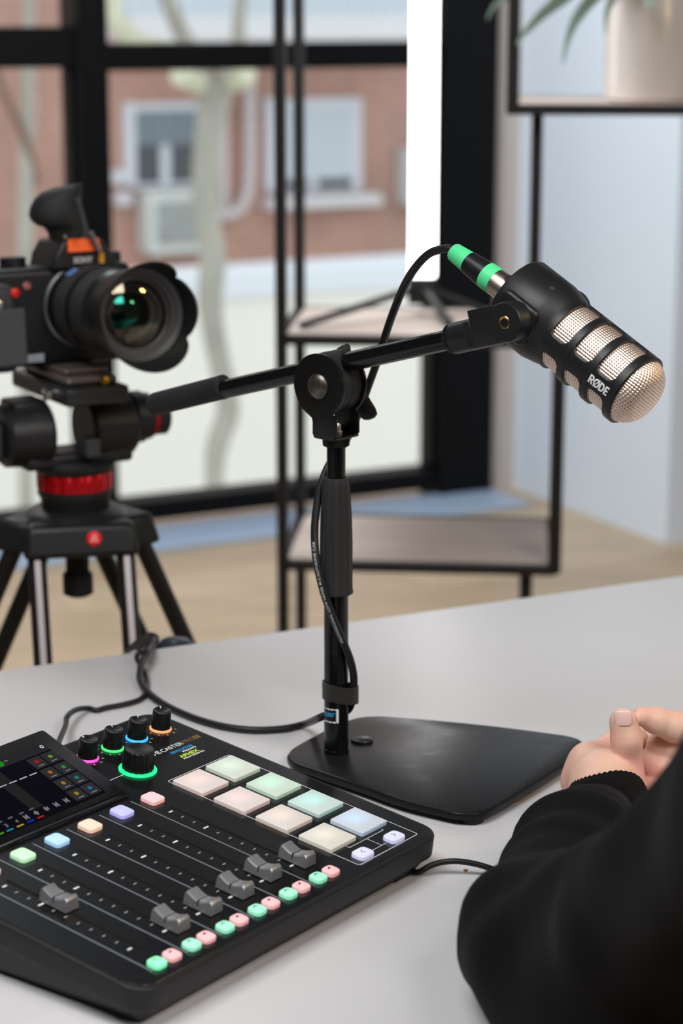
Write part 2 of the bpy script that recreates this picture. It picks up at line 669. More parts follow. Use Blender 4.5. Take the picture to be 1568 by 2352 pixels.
def window(name, w0, w1, frame_l, frame_r, tz0, tz1):
    f = MB()
    rbox(f, w0, w0 + frame_l, 4.97, 5.09, 0, 2.62)
    rbox(f, w1 - frame_r, w1, 4.97, 5.09, 0, 2.62)
    a, b = w0 + frame_l, w1 - frame_r
    rbox(f, a, b, 4.98, 5.08, 0.03, 0.082)
    rbox(f, a, b, 4.98, 5.08, 2.55, 2.62)
    rbox(f, a, b, 4.98, 5.08, tz0, tz1)
    # inner casement lips
    rbox(f, a, a + 0.012, 5.0, 5.06, 0.082, tz0)
    rbox(f, b - 0.012, b, 5.0, 5.06, 0.082, tz0)
    w = structure(f.build(name, FRAME_BLACK, smooth=False, bevel=0.004))
    for z0, z1 in ((0.082, tz0), (tz1, 2.55)):
        g = MB()
        rbox(g, a, b, 5.03, 5.036, z0, z1)
        g.build('glass_pane', GLASS, w, smooth=False)
    return w


window('window_1', 1.895, 3.05, 0.044, 0.168, 1.170, 1.236)
window('window_2', 0.45, 1.895, 0.06, 0.037, 1.180, 1.277)

# ------------------------------------------------------------------ outside, across the street
BRICK = brick_mat()
FAC = 24.0


def fac(px, py, d=FAC):
    r = ray(px, py)
    P = CAM + r * ((d - CAM.dot(ED)) / r.dot(ED))
    return P.dot(EW), P.z


def frect(mb, x0, y0, x1, y1, d0, d1, ref=None):
    a, b = fac(x0, y1, ref or FAC), fac(x1, y0, ref or FAC)
    return rbox(mb, a[0], b[0], d0, d1, a[1], b[1])


c = fac(700, 400)
bld = thing('apartment_building', room(c[0], FAC, -3.0), 'red brick apartment building with white-framed windows across the street', 'building')
mb = MB()
rbox(mb, -14, 32, FAC, FAC + 3, -3.0, 9.0)
mb.build('brick_wall', BRICK, bld, smooth=False)
WFRAME = mat('white_window_frame', lin(222, 228, 238), 0.5)
SHUT_G = mat('grey_roller_shutter', lin(136, 150, 162), 0.6)
SHUT_W = mat('pale_roller_shutter', lin(212, 224, 236), 0.5)
PANE_D = mat('dark_window_pane', lin(92, 98, 104), 0.12)
STONE = mat('pale_stone', lin(226, 228, 232), 0.8)


def fwindow(x0, y0, x1, y1, shutter, shut_mat, sill=0.0):
    f = MB()
    t = 16
    for r in ((x0 - t, y0 - t, x0 + 4, y1), (x1 - 4, y0 - t, x1 + t, y1), (x0, y0 - t, x1, y0 + 4), (x0, y1 - 8, x1, y1 + 6)):
        frect(f, *r, FAC - 0.08, FAC + 0.05)
    xm = (x0 + x1) / 2
    frect(f, xm - 9, y0, xm + 9, y1, FAC - 0.05, FAC + 0.03)
    w = f.build('window', WFRAME, bld, smooth=False)
    g = MB()
    frect(g, x0, y0, x1, y1, FAC - 0.02, FAC + 0.02)
    g.build('pane', PANE_D, w, smooth=False)
    s = MB()
    ys = y0 + (y1 - y0) * shutter
    n = 14
    wa, za = fac(x0 + 2, ys)
    wb_, zb_ = fac(x1 - 2, y0)
    for k in range(n):
        rbox(s, wa, wb_, FAC - 0.075, FAC - 0.055, za + (zb_ - za) * k / n + 0.004, za + (zb_ - za) * (k + 1) / n)
    s.build('roller_shutter', shut_mat, w, smooth=False)
    if sill:
        q = MB()
        frect(q, x0 - 22, y1 + 4, x1 + 46, y1 + 40, FAC - 0.28, FAC)
        q.build('window_sill', STONE, w, smooth=False)


fwindow(300, 250, 452, 425, 0.48, SHUT_G)
fwindow(622, 240, 808, 438, 0.88, SHUT_W, 1)
for x in (-260, 1150, 1480):
    fwindow(x, 250, x + 160, 425, 0.5, SHUT_G)
# balcony slab and railing
q = MB()
a, b = fac(205, 92), fac(1500, 34)
rbox(q, a[0], b[0], FAC - 1.3, FAC, a[1], b[1])
q.build('balcony_slab', STONE, bld, smooth=False)
q = MB()
z1 = b[1]
n = 48
for k in range(n + 1):
    w = a[0] + (b[0] - a[0]) * k / n
    rbox(q, w - 0.012, w + 0.012, FAC - 1.27, FAC - 1.24, z1, z1 + 1.0)
rbox(q, a[0], b[0], FAC - 1.28, FAC - 1.23, z1 + 1.0, z1 + 1.05)
q.build('balcony_railing', mat('blue_grey_railing', lin(165, 185, 196), 0.5), bld, smooth=False)
q = MB()
rbox(q, a[0], b[0], FAC - 0.1, FAC, z1, z1 + 2.4)
q.build('balcony_wall', mat('pale_balcony_wall', lin(222, 228, 234), 0.7), bld, smooth=False)
# white downpipe with a swan neck
PIPE = mat('white_pipe', lin(212, 206, 208), 0.5)


def fpt(px, py, d):
    w, z = fac(px, py, d)
    return room(w, d, z)


q = MB()
pts = [fpt(x, y, FAC - 0.12) for x, y in ((570, 150), (573, 250), (573, 340), (572, 400), (566, 450), (548, 482), (520, 494), (490, 494))]
q.tube(smooth_path(pts), 0.075, 10)
q.build('drain_pipe', PIPE, bld)
q = MB()
q.tube([fpt(x, y, FAC - 0.1) for x, y in ((512, 150), (512, 300), (513, 480))], 0.065, 10)
q.build('drain_pipe', PIPE, bld)

ACW = mat('white_air_conditioner_case', lin(216, 224, 222), 0.5)
ACD = mat('grey_fan_grille', lin(150, 158, 158), 0.6)


def aircon(x0, y0, x1, y1, label, depth=0.35):
    w0, z1 = fac(x0, y0)
    w1, z0 = fac(x1, y1)
    o = thing('air_conditioner', room((w0 + w1) / 2, FAC - depth - 0.05, z0), label, 'air conditioner', ROOM, 'air conditioners on the brick facade')
    m = MB()
    rbox(m, w0, w1, FAC - depth - 0.05, FAC - 0.02, z0, z1)
    m.build('case', ACW, o, bevel=0.03)
    m = MB()
    r = (z1 - z0) * 0.34
    cw = w0 + (w1 - w0) * 0.44
    M = frame(room(cw, FAC - depth - 0.055, (z0 + z1) / 2), EW, UP, -ED)
    m.slab(rrect(-r, r, -r, r, r * 0.3), 0, 0.01, 0.004, M=M)
    m.build('fan_recess', ACD, o)
    m = MB()
    for k in (1.0, 0.75, 0.5, 0.25):
        ring = [(r * 0.9 * k * math.cos(a), r * 0.9 * k * math.sin(a), 0.016) for a in [2 * math.pi * i / 24 for i in range(25)]]
        m.tube(ring, 0.008, 6, M=M)
    m.build('fan_grille', ACW, o)
    for w in (w0 + 0.12, w1 - 0.12):
        m = MB()
        rbox(m, w - 0.02, w + 0.02, FAC - depth - 0.02, FAC, z0 - 0.05, z0)
        m.build('bracket', ACD, o, smooth=False)


aircon(312, 436, 458, 572, 'white outdoor air conditioner unit mounted below the shuttered window, left of the tree')
aircon(908, 340, 1030, 462, 'white outdoor air conditioner unit beside the white light tube')
lampb = thing('wall_box', fpt(270, 415, FAC), 'small white round box on the brick beside the grey-shuttered window', 'meter box')
m = MB()
m.sphere(tuple(fpt(272, 408, FAC - 0.1)), 0.1)
m.build('cover', WFRAME, lampb)
m = MB()
frect(m, 262, 440, 292, 470, FAC - 0.14, FAC)
m.build('box', WFRAME, lampb, smooth=False)

# low cream wall with a pale coping
GW = 16.0
gwall = thing('garden_wall', room(6, GW, -3.0), 'low cream wall with pale coping below the brick building', 'wall')
CREAM = mat('cream_render', lin(238, 236, 228), 0.85)
COPE = mat('pale_blue_grey_coping', lin(224, 230, 238), 0.6)
zt = fac(800, 668, GW)[1]
ztop = fac(800, 606, GW)[1]
m = MB()
rbox(m, -12, 24, GW, GW + 0.3, -3.0, zt)
m.build('rendered_wall', CREAM, gwall, smooth=False)
m = MB()
rbox(m, -12, 24, GW - 0.06, GW + 0.5, zt, ztop)
m.build('coping', COPE, gwall, smooth=False, bevel=0.03)
structure(rbox(MB(), -16, 34, 5.3, 60, -3.1, -3.0).build('ground', mat('pale_pavement', lin(214, 212, 206), 0.85), smooth=False))

# street trees
BARK = mat('mottled_plane_bark', lin(170, 168, 158), 0.9, vary=0.36, vary_scale=3.0)
BARKP = mat('pale_cut_branch', lin(205, 205, 180), 0.9, vary=0.15, vary_scale=3.0)


def tree(name, label, trunk, branches, d, group):
    base = fpt(*trunk[0][:2], d)
    o = thing(name, (base.x, base.y, -3.0), label, 'tree', 0, group)
    pts = [Vector((base.x, base.y, -3.02))] + [fpt(x, y, d) for x, y, r in trunk]
    m = MB()
    P = smooth_path(pts, 6)
    rad = [trunk[0][2]] + [t[2] for t in trunk]
    rs = [np.interp(i / 6, range(len(rad)), rad) for i in range(len(P))]
    m.tube(P, [float(r) for r in rs], 14)
    m.build('trunk', BARK, o)
    for br, mt in branches:
        m = MB()
        P = smooth_path([fpt(x, y, d - dd) for x, y, r, dd in br], 6)
        rad = [b[2] for b in br]
        rs = [float(np.interp(i / 6, range(len(rad)), rad)) for i in range(len(P))]
        m.tube(P, rs, 10)
        m.build('branch', mt, o)


K = 0.5 * 13.5 / FPX
tree('plane_tree', 'mottled grey tree trunk rising past the pale cream wall', [
    (492, 1112, 48 * K), (500, 1020, 56 * K), (524, 940, 58 * K), (508, 850, 54 * K), (490, 760, 56 * K), (482, 680, 62 * K), (488, 600, 66 * K), (478, 520, 62 * K), (470, 430, 62 * K), (474, 340, 62 * K), (490, 250, 74 * K), (492, 190, 90 * K)],
    [([(490, 230, 60 * K, 0), (462, 180, 54 * K, 0.1), (440, 120, 44 * K, 0.2), (410, 60, 40 * K, 0.3), (378, -20, 36 * K, 0.4), (330, -160, 28 * K, 0.5)], BARK),
     ([(492, 230, 60 * K, 0), (520, 190, 60 * K, 0.1), (548, 150, 42 * K, 0.2), (548, 60, 32 * K, 0.3), (556, -40, 26 * K, 0.4), (570, -160, 20 * K, 0.5)], BARK),
     ([(452, 190, 50 * K, 0.2), (420, 178, 44 * K, 0.5), (410, 176, 40 * K, 0.7)], BARKP),
     ([(540, 188, 48 * K, 0.2), (562, 176, 42 * K, 0.5), (570, 172, 40 * K, 0.6)], BARKP),
     ([(470, 160, 40 * K, 0.1), (400, 120, 44 * K, 0.2), (330, 105, 46 * K, 0.3), (285, 70, 44 * K, 0.4), (256, 10, 40 * K, 0.4), (246, -120, 30 * K, 0.4)], BARKP)], 13.0, 'street trees')
tree('plane_tree', 'slender brownish tree standing behind the left window pane', [
    (60, 1112, 40 * K), (62, 800, 40 * K), (58, 560, 40 * K), (60, 400, 38 * K), (64, 250, 36 * K), (66, 100, 34 * K), (70, -150, 26 * K)],
    [([(85, 420, 20 * K, 0), (62, 330, 22 * K, 0.05), (30, 260, 22 * K, 0.1), (0, 190, 20 * K, 0.1), (-40, 60, 14 * K, 0.1)], mat('brown_bark', lin(128, 104, 92), 0.9))], 14.0, 'street trees')

# ------------------------------------------------------------------ table
A, B = atz(0, 1540, 0.75), atz(1568, 1322, 0.75)
tdir = (B - A).normalized()
tdep = Vector((-tdir.y, tdir.x, 0))
TOP = mat('light_grey_laminate', lin(208, 206, 207), 0.37, spec=0.36)
tc = A + tdir * 0.45 - tdep * 0.42
table = thing('table', (tc.x, tc.y, 0), 'light grey laminate table holding the mixer and the microphone stand', 'table')
o0 = A - tdir * 0.75
m = MB(frame(Vector((o0.x, o0.y, 0)), tdir, tdep, UP))
m.slab(rrect(0, 2.2, -0.88, 0, 0.012, 4), 0.722, 0.75, 0.0015)
m.build('tabletop', TOP, table)
LEGM = mat('grey_table_leg', lin(180, 180, 180), 0.4)
for x in (0.08, 2.12):
    for y in (-0.80, -0.08):
        m = MB(frame(Vector((o0.x, o0.y, 0)), tdir, tdep, UP))
        m.box((x, y, 0.361), (0.05, 0.05, 0.722))
        m.build('leg', LEGM, table, smooth=False, bevel=0.004)

# ------------------------------------------------------------------ microphone stand
PX, PY = -0.004, 1.557
AZ = R(40)
HD = Vector((math.cos(AZ), -math.sin(AZ), 0))          # horizontal heading of the boom
NA = Vector((math.sin(AZ), math.cos(AZ), 0))           # away from the camera, square to the boom
P0 = Vector((PX, PY, 0))


def pl(px, py, off=0.0):
    return atplane(px, py, P0, NA, off)


BZ = 0.7605
stand = thing('microphone_stand', (PX, PY, 0.75), 'black metal desk microphone stand with flat base plate and swivel boom', 'microphone stand')
out_px = [(659, 1737), (664, 1726), (673, 1717), (700, 1701), (739, 1680), (775, 1662), (801, 1653), (824, 1647), (856, 1644), (897, 1645), (1007, 1654), (1145, 1668), (1283, 1686), (1319, 1693), (1334, 1700), (1342, 1709),
          (1341, 1719), (1330, 1731), (1297, 1755), (1214, 1806), (1154, 1842), (1127, 1857), (1099, 1866), (1053, 1867), (1007, 1858), (915, 1835), (824, 1803), (732, 1772), (690, 1758), (672, 1750)]
outl = [(p.x, p.y) for p in smooth_path([atz(x, y, BZ) for x, y in out_px], 4, closed=True)]


def scratched(name, color, rough, scale=40.0, amount=0.5, light=0.25, spec=0.35):
    m = mat(name, color, rough, spec=spec)
    nt = m.node_tree
    b = nt.nodes['Principled BSDF']
    tcn = nt.nodes.new('ShaderNodeTexCoord')
    mp = nt.nodes.new('ShaderNodeMapping')
    mp.inputs['Scale'].default_value = (1, 2.2, 3)
    mp.inputs['Rotation'].default_value = (0.3, 0.2, 0.7)
    nt.links.new(tcn.outputs['Object'], mp.inputs['Vector'])
    n = nt.nodes.new('ShaderNodeTexNoise')
    n.inputs['Scale'].default_value = scale * 5
    n.inputs['Detail'].default_value = 6
    n.inputs['Distortion'].default_value = 1.5
    nt.links.new(mp.outputs['Vector'], n.inputs['Vector'])
    cr = nt.nodes.new('ShaderNodeValToRGB')
    cr.color_ramp.elements[0].position, cr.color_ramp.elements[0].color = 0.69, (*color, 1)
    cr.color_ramp.elements[1].position, cr.color_ramp.elements[1].color = 0.76, (light, light * 0.95, light * 0.9, 1)
    nt.links.new(n.outputs['Fac'], cr.inputs['Fac'])
    nt.links.new(cr.outputs['Color'], b.inputs['Base Color'])
    n2 = nt.nodes.new('ShaderNodeTexNoise')
    n2.inputs['Scale'].default_value = scale
    n2.inputs['Detail'].default_value = 8
    nt.links.new(mp.outputs['Vector'], n2.inputs['Vector'])
    mr = nt.nodes.new('ShaderNodeMapRange')
    mr.inputs['From Min'].default_value, mr.inputs['From Max'].default_value = 0.3, 0.7
    mr.inputs['To Min'].default_value, mr.inputs['To Max'].default_value = rough * 0.9, rough * 1.12
    nt.links.new(n2.outputs['Fac'], mr.inputs['Value'])
    nt.links.new(mr.outputs['Result'], b.inputs['Roughness'])
    return m


PLATE = scratched('satin_black_plate', (0.010, 0.010, 0.011), 0.29, 40, light=0.02, spec=0.16)
CLAMPM = scratched('worn_black_clamp', (0.004, 0.004, 0.004), 0.33, 45, light=0.16)
TUBE = scratched('glossy_black_tube', (0.004, 0.004, 0.004), 0.22, 30, light=0.05)

m = MB()
m.slab(outl, BZ - 0.0058, BZ, 0.0018, bev0=0.001)
m.build('base_plate', PLATE, stand)
for x, y in ((1082, 1872), (700, 1745), (1290, 1716), (860, 1668)):
    p = atz(x, y, BZ - 0.006)
    m = MB(Matrix.Translation((p.x, p.y, 0.75)))
    m.lathe([(0.0, 0), (0.0085, 0.0), (0.0092, 0.001), (0.0092, 0.0047), (0, 0.0047)], 24)
    m.build('rubber_foot', RUBBER, stand)
p = atz(831, 1703, BZ)
m = MB(Matrix.Translation((p.x, p.y, BZ)))
m.lathe([(0.0088, 0), (0.0088, 0.0012), (0.008, 0.0022), (0.005, 0.0029), (0, 0.0031)], 32, M=Matrix.Diagonal((1, 0.85, 1, 1)))
m.build('base_plug', mat('dark_steel_plug', (0.03, 0.03, 0.034), 0.3, 0.6), stand)
zs = lambda py: aty(771, py, PY).z


def vtube(name, mtl, rows, n=40, twist=0):
    m = MB(Matrix.Translation((PX, PY, 0)))
    m.lathe([(0, rows[0][1])] + rows + [(0, rows[-1][1])], n)
    return m.build(name, mtl, stand)


vtube('lower_tube', TUBE, [(0.0098, BZ), (0.0098, BZ + 0.003), (0.0093, BZ + 0.0032), (0.0092, zs(1340))])
vtube('upper_rod', TUBE, [(0.0070, zs(1360)), (0.0070, zs(1010))], 32)
# faceted height sleeve
m = MB(Matrix.Translation((PX, PY, 0)))
n = 72


def facet(r, z, depth=0.0007):
    L = []
    for i in range(n):
        a = 2 * math.pi * i / n
        k = (i % 6) / 6
        rr = r - depth * (1.0 if i % 6 == 0 else 0.0) + 0.0006 * (math.cos(2 * math.pi * (k - 0.5)) * 0.5 - 0.5) * -0.6
        L.append((rr * math.cos(a + 0.3), rr * math.sin(a + 0.3), z))
    return L


z0, z1 = zs(1364), zs(1096)
h = z1 - z0
loops = [facet(0.0108, z0), facet(0.0126, z0 + 0.001), facet(0.0127, z0 + 0.003), facet(0.0122, z0 + 0.005), facet(0.0122, z0 + h * 0.45), facet(0.0117, z0 + h * 0.66), facet(0.0104, z0 + h * 0.9), facet(0.0101, z1 - 0.002), facet(0.0094, z1, 0.0003), facet(0.0072, z1, 0)]
m.loft(loops)
m.build('height_sleeve', GRIP, stand, angle=25)
# sticker remnant on the lower tube
zc = zs(1636)
lb, tx = MB(), MB()
ang = math.atan2(-1, -0.55)
jag = [(-0.62, -0.0042), (-0.4, -0.005), (-0.1, -0.0046), (0.2, -0.0052), (0.36, -0.0048), (0.40, -0.002), (0.36, 0.0015), (0.40, 0.0046), (0.2, 0.0050), (-0.2, 0.0046), (-0.5, 0.005), (-0.64, 0.0044)]


def wrap(a, z, r):
    return (PX + r * math.cos(ang + a), PY + r * math.sin(ang + a), zc + z)


def patch(mb, x0, x1, y0, y1, r, n=10):
    vs, fs = [], []
    for i in range(n + 1):
        a = x0 + (x1 - x0) * i / n
        for z in (y0, y1):
            vs.append(wrap(a, z + 0.0003 * math.sin(i * 2.3), r))
    for i in range(n):
        fs.append([2 * i, 2 * i + 2, 2 * i + 3, 2 * i + 1])
    mb.add(vs, fs)


patch(lb, -0.75, 0.70, -0.0056, 0.0054, 0.00950)
st = lb.build('sticker', mat('white_torn_sticker', lin(225, 225, 225), 0.6), stand)
lb = MB()
patch(lb, -0.76, 0.50, -0.0046, 0.0046, 0.00955)
lb.build('sticker_print', mat('black_sticker_print', (0.006, 0.008, 0.01), 0.4), st)
tmp = MB()
tmp.text('quar', 0.0062, Matrix(), 0.0, 0.00012, width=0.0105)
tx.v = [Vector(wrap((v.x - 0.0068) / 0.0093, v.y - 0.0006, 0.00962)) for v in tmp.v]
tx.f = tmp.f
tx.build('sticker_lettering', mat('cyan_print', lin(30, 150, 205), 0.5), st)

# swivel clamp ---------------------------------------------------------------
disc = atplane(731, 887, P0, NA, -0.0135)               # centre of the near cheek plate
NF = -NA                                                 # towards the camera
CC = disc + NA * 0.0135
CC = Vector((PX, PY, CC.z)) + HD * (CC - Vector((PX, PY, CC.z))).dot(HD)
zb = zs(1004)                                            # underside of the yoke
rD = 0.0242
pole_off = (Vector((PX, PY, 0)) - CC).dot(HD)


def cheek(r, hw, c0, zbot):
    pts = []
    a_end = math.asin(min(0.98, hw * 1.15 / r))
    n = 40
    for k in range(n + 1):
        a = -math.pi / 2 + a_end + (2 * math.pi - 2 * a_end) * k / n
        pts.append((r * math.cos(a), r * math.sin(a)))
    l = [(c0 - hw - 0.0006, -r * 1.02), (c0 - hw, -r * 1.14), (c0 - hw, zbot + 0.003), (c0 - hw + 0.003, zbot)]
    rr = [(c0 + hw - 0.003, zbot), (c0 + hw, zbot + 0.003), (c0 + hw, -r * 1.05), (c0 + hw + 0.0003, -r * 0.93)]
    return pts + l + rr


zbl = zb - CC.z
for s in (-1, 1):
    M = frame(CC + NA * (s * 0.0127), HD, UP, NF)
    m = MB(M)
    m.slab(cheek(rD, 0.0115, pole_off, zbl), -0.0011, 0.0011, 0.0005, 2)
    m.build('cheek_plate', CLAMPM, stand)
m = MB(frame(CC, HD, UP, NF))
m.box((pole_off, zbl + 0.0012, 0), (0.023, 0.0024, 0.0262))
m.build('yoke_floor', CLAMPM, stand, bevel=0.001)
m = MB(frame(CC, HD, UP, NF))
m.lathe([(0.0, -0.0112), (0.0205, -0.0112), (0.0215, -0.0105), (0.0215, -0.0012), (0.0211, -0.0008), (0.0211, 0.0002), (0.0215, 0.0006), (0.0215, 0.0090), (0.0235, 0.0096), (0.0238, 0.0112), (0, 0.0112)], 56)
m.build('clutch_drum', RUBBER, stand)
# collar of the drum that grips the boom
m = MB(frame(CC + NF * 0.0137, HD, UP, NF))
m.lathe([(0.0095, 0), (0.0095, 0.0012), (0.0085, 0.0024), (0.0060, 0.0037), (0.003, 0.0043), (0, 0.0045)], 40)
m.build('pivot_bolt', mat('dull_bronze_bolt', (0.13, 0.115, 0.10), 0.36, 0.9, rvary=0.08, vary_scale=300), stand)
m = MB(frame(Vector((PX, PY, 0)) + HD * 0.003 - NA * 0.003, (1, 0, 0), (0, 1, 0), UP))
m.lathe([(0.0042, zb + 0.0024), (0.0042, zb + 0.006)], 6)
m.lathe([(0.0034, zb + 0.006), (0.0034, zb + 0.0105), (0.0026, zb + 0.0118), (0, zb + 0.0118)], 20)
m.build('stud_bolt', STEEL, stand)
m = MB(Matrix.Translation((PX, PY, 0)))
kl = []
for z, r in ((zb - 0.0066, 0.0092), (zb - 0.006, 0.0100), (zb - 0.0012, 0.0104), (zb, 0.0104)):
    kl.append([((r - (0.0004 if i % 2 else 0)) * math.cos(2 * math.pi * i / 90), (r - (0.0004 if i % 2 else 0)) * math.sin(2 * math.pi * i / 90), z) for i in range(90)])
m.loft(kl)
m.build('knurled_nut', CLAMPM, stand, angle=20)
# boom -----------------------------------------------------------------------
b0, b1 = pl(362, 928), pl(1040, 778)
bd = (b1 - b0).normalized()
m = MB()
m.tube([b0 + bd * 0.03, b1], 0.00735, 32)
m.build('boom_tube', TUBE, stand)
bq = b0 + bd * ((CC - b0).dot(bd))
m = MB(axis_frame(bq, bd))
m.lathe([(0.0075, -0.021), (0.0098, -0.0205), (0.0102, -0.017), (0.0112, 0), (0.0104, 0.017), (0.0098, 0.0205), (0.0075, 0.021)], 36)
m.build('boom_collar', RUBBER, stand)
g0, g1 = pl(349, 930), pl(516, 888)
L = (g1 - g0).length
m = MB(axis_frame(g0, g1 - g0))
m.lathe([(0, 0), (0.0058, 0.0003), (0.0083, 0.002), (0.0092, 0.0052), (0.0093, L * 0.5), (0.0094, L - 0.0035), (0.0096, L - 0.003), (0.0096, L - 0.0006), (0.0090, L), (0.0074, L)], 40)
m.build('foam_grip', mat('matte_black_grip', (0.014, 0.014, 0.014), 0.75, bump=0.2, bump_scale=1500), stand)
# wing lever behind the clamp
wc = CC + NA * 0.0185
m = MB()
prof = [(0.0050, 0.0262, 0.0036), (0.0068, 0.0245, 0.0048), (0.0074, 0.019, 0.0054), (0.0076, 0.009, 0.0062), (0.0078, -0.004, 0.0062), (0.0086, -0.016, 0.0058), (0.0082, -0.027, 0.0048), (0.0066, -0.031, 0.0038), (0.0030, -0.0325, 0.0022)]
ud = (UP * math.cos(R(27)) - HD * math.sin(R(27))).normalized()
sd = NA.cross(ud).normalized()
loops = []
for hw, t, th in prof:
    k = abs(t) / 0.034
    c = wc + ud * t + NA * (0.002 + 0.011 * k ** 1.4)
    loops.append([c + sd * (hw * math.cos(a) * (1 if abs(math.cos(a)) < .99 else 1)) + NA * (th * math.sin(a)) for a in [2 * math.pi * i / 20 for i in range(20)]])
m.loft(loops)
m.build('wing_lever', RUBBER, stand)

# ------------------------------------------------------------------ hook-and-loop strap around the lower tube
strap = MB()
zc1, zc0 = zs(1569), zs(1606)
ringp = []
for i in range(60):
    a = 2 * math.pi * i / 60
    bulge = 0.0068 * max(0, math.cos(a - R(-18))) ** 3
    ringp.append((PX + (0.0108 + bulge) * math.cos(a), PY + (0.0108 + bulge) * math.sin(a)))
inn = inset(ringp, 0.0011)
lo = []
for q, z in ((inn, zc0), (ringp, zc0 - 0.0003), (ringp, zc1 + 0.0003), (inn, zc1)):
    lo.append([(x, y, z - 0.0018 * math.cos(math.atan2(y - PY, x - PX) - R(200)) * -1) for x, y in q])
lo.append(lo[0])
strap.loft(lo, False, False)
STRAPM = mat('black_hook_and_loop', (0.016, 0.015, 0.013), 0.9, bump=0.6, bump_scale=1400, sheen=0.2)
tag(strap.build('cable_strap', STRAPM), 'black hook-and-loop strap wrapped around the lower tube of the microphone stand', 'cable tie')

# ------------------------------------------------------------------ microphone
F = pl(1459, 898)
Bk = pl(1186, 681)
ma = (F - Bk).normalized()
ML = (F - Bk).length
vdir = (CAM - (F + Bk) / 2).normalized()
e1 = (vdir - ma * vdir.dot(ma)).normalized()
e2 = ma.cross(e1)
if (e2.dot(CU)) < 0:
    e2 = -e2
MM = Matrix.Identity(4)
for i in range(3):
    MM[i][0], MM[i][1], MM[i][2], MM[i][3] = e1[i], e2[i], ma[i], Bk[i]
rr_px = lambda px, P: px * (P - CAM).dot(FW) / FPX
rF = rr_px(91, F)
rB = rr_px(99, Bk)
mic = thing('microphone', (Bk.x, Bk.y, Bk.z), 'black dynamic microphone with pinkish metal mesh grille on the boom end', 'microphone')
MBODY = mat('matte_black_microphone_body', (0.009, 0.009, 0.0095), 0.42, spec=0.4, bump=0.05, bump_scale=2500)
# rear housing
s = ML
zA, zB = 0.29 * s, 0.375 * s
m = MB(MM)
m.lathe([(0, 0.0), (0.0125, 0.0), (0.0125, 0.004), (0.024, 0.004), (rB - 0.0035, 0.001), (rB - 0.001, 0.0004), (rB, 0.002), (rB, zA - 0.002), (rB - 0.0006, zA + 0.0008), (rF + 0.0008, zB), (rF, zB + 0.002), (rF, zB + 0.0065), (rF - 0.004, zB + 0.0065), (rF - 0.004, zB - 0.004), (0, zB - 0.004)], 96)
m.build('rear_housing', MBODY, mic)
# cage: four rings joined by three broad struts
pitch = (ML - zB - 0.0065) / 3
cage = MB(MM)
TH = [R(-27), R(93), R(213)]
half = R(15.5)
n = 240
zrow = int(round(ML / 0.0009))
ri = rF - 0.0036


def in_cage(th, z):
    if z >= ML - 0.0065:
        return True
    zz = (z - zB - 0.0065) % pitch
    k = int((z - zB - 0.0065) / pitch)
    d = min(abs((th - t + math.pi) % (2 * math.pi) - math.pi) for t in TH)
    win_l = pitch - 0.0062
    # rounded window corners
    dx = (d - half) * rF
    dz = min(zz, win_l - zz)
    if dx <= 0 or dz <= 0:
        return True
    rc = 0.0048
    if dx < rc and dz < rc and (rc - dx) ** 2 + (rc - dz) ** 2 > rc * rc:
        return True
    return False


# build as an exact window outline: solid shell with polygons cut per window
def cage_mesh():
    m = MB(MM)
    z_lo, z_hi = zB + 0.0060, ML + 0.0004
    wl = pitch - 0.0062
    a_w = (2 * math.pi / 3 - 2 * half)

    def ringpts(r, z):
        return z
    # rings
    zr = [zB + 0.0065 + pitch * (k + 1) - 0.0062 for k in range(3)]
    for k, z in enumerate(zr):
        z2 = z + 0.0062 if k < 2 else ML + 0.0006
        w = z2 - z
        rad = [(ri, z), (rF - 0.0006, z), (rF, z + 0.0006), (rF, z2 - 0.0008), (rF - 0.0008, z2), (ri, z2)]
        loops = [[(r * math.cos(2 * math.pi * i / 120), r * math.sin(2 * math.pi * i / 120), zz) for i in range(120)] for r, zz in rad]
        loops.append(loops[0])
        m.loft(loops, False, False)
    # struts with filleted corners against each ring
    rc = 0.0046
    for t in TH:
        for k in range(3):
            za = zB + 0.0065 + pitch * k
            zb_ = za + wl
            rows = []
            nz = 26
            for j in range(nz + 1):
                z = za - 0.0004 + (wl + 0.0008) * j / nz
                dz = min(z - za, zb_ - z)
                ex = 0
                if dz < rc:
                    ex = rc - math.sqrt(max(0, rc * rc - (rc - max(dz, 0)) ** 2))
                hw = half + ex / rF
                rows.append((z, hw))
            loops = []
            for z, hw in rows:
                L = []
                na = 14
                for i in range(na + 1):
                    a = t - hw + 2 * hw * i / na
                    e = 0.0006 if i in (0, na) else 0
                    L.append(((rF - e) * math.cos(a), (rF - e) * math.sin(a), z))
                for i in range(na, -1, -1):
                    a = t - hw + 2 * hw * i / na
                    L.append((ri * math.cos(a), ri * math.sin(a), z))
                loops.append(L)
            m.loft(loops, True, True)
    return m


cage_mesh().build('cage', MBODY, mic, angle=30)


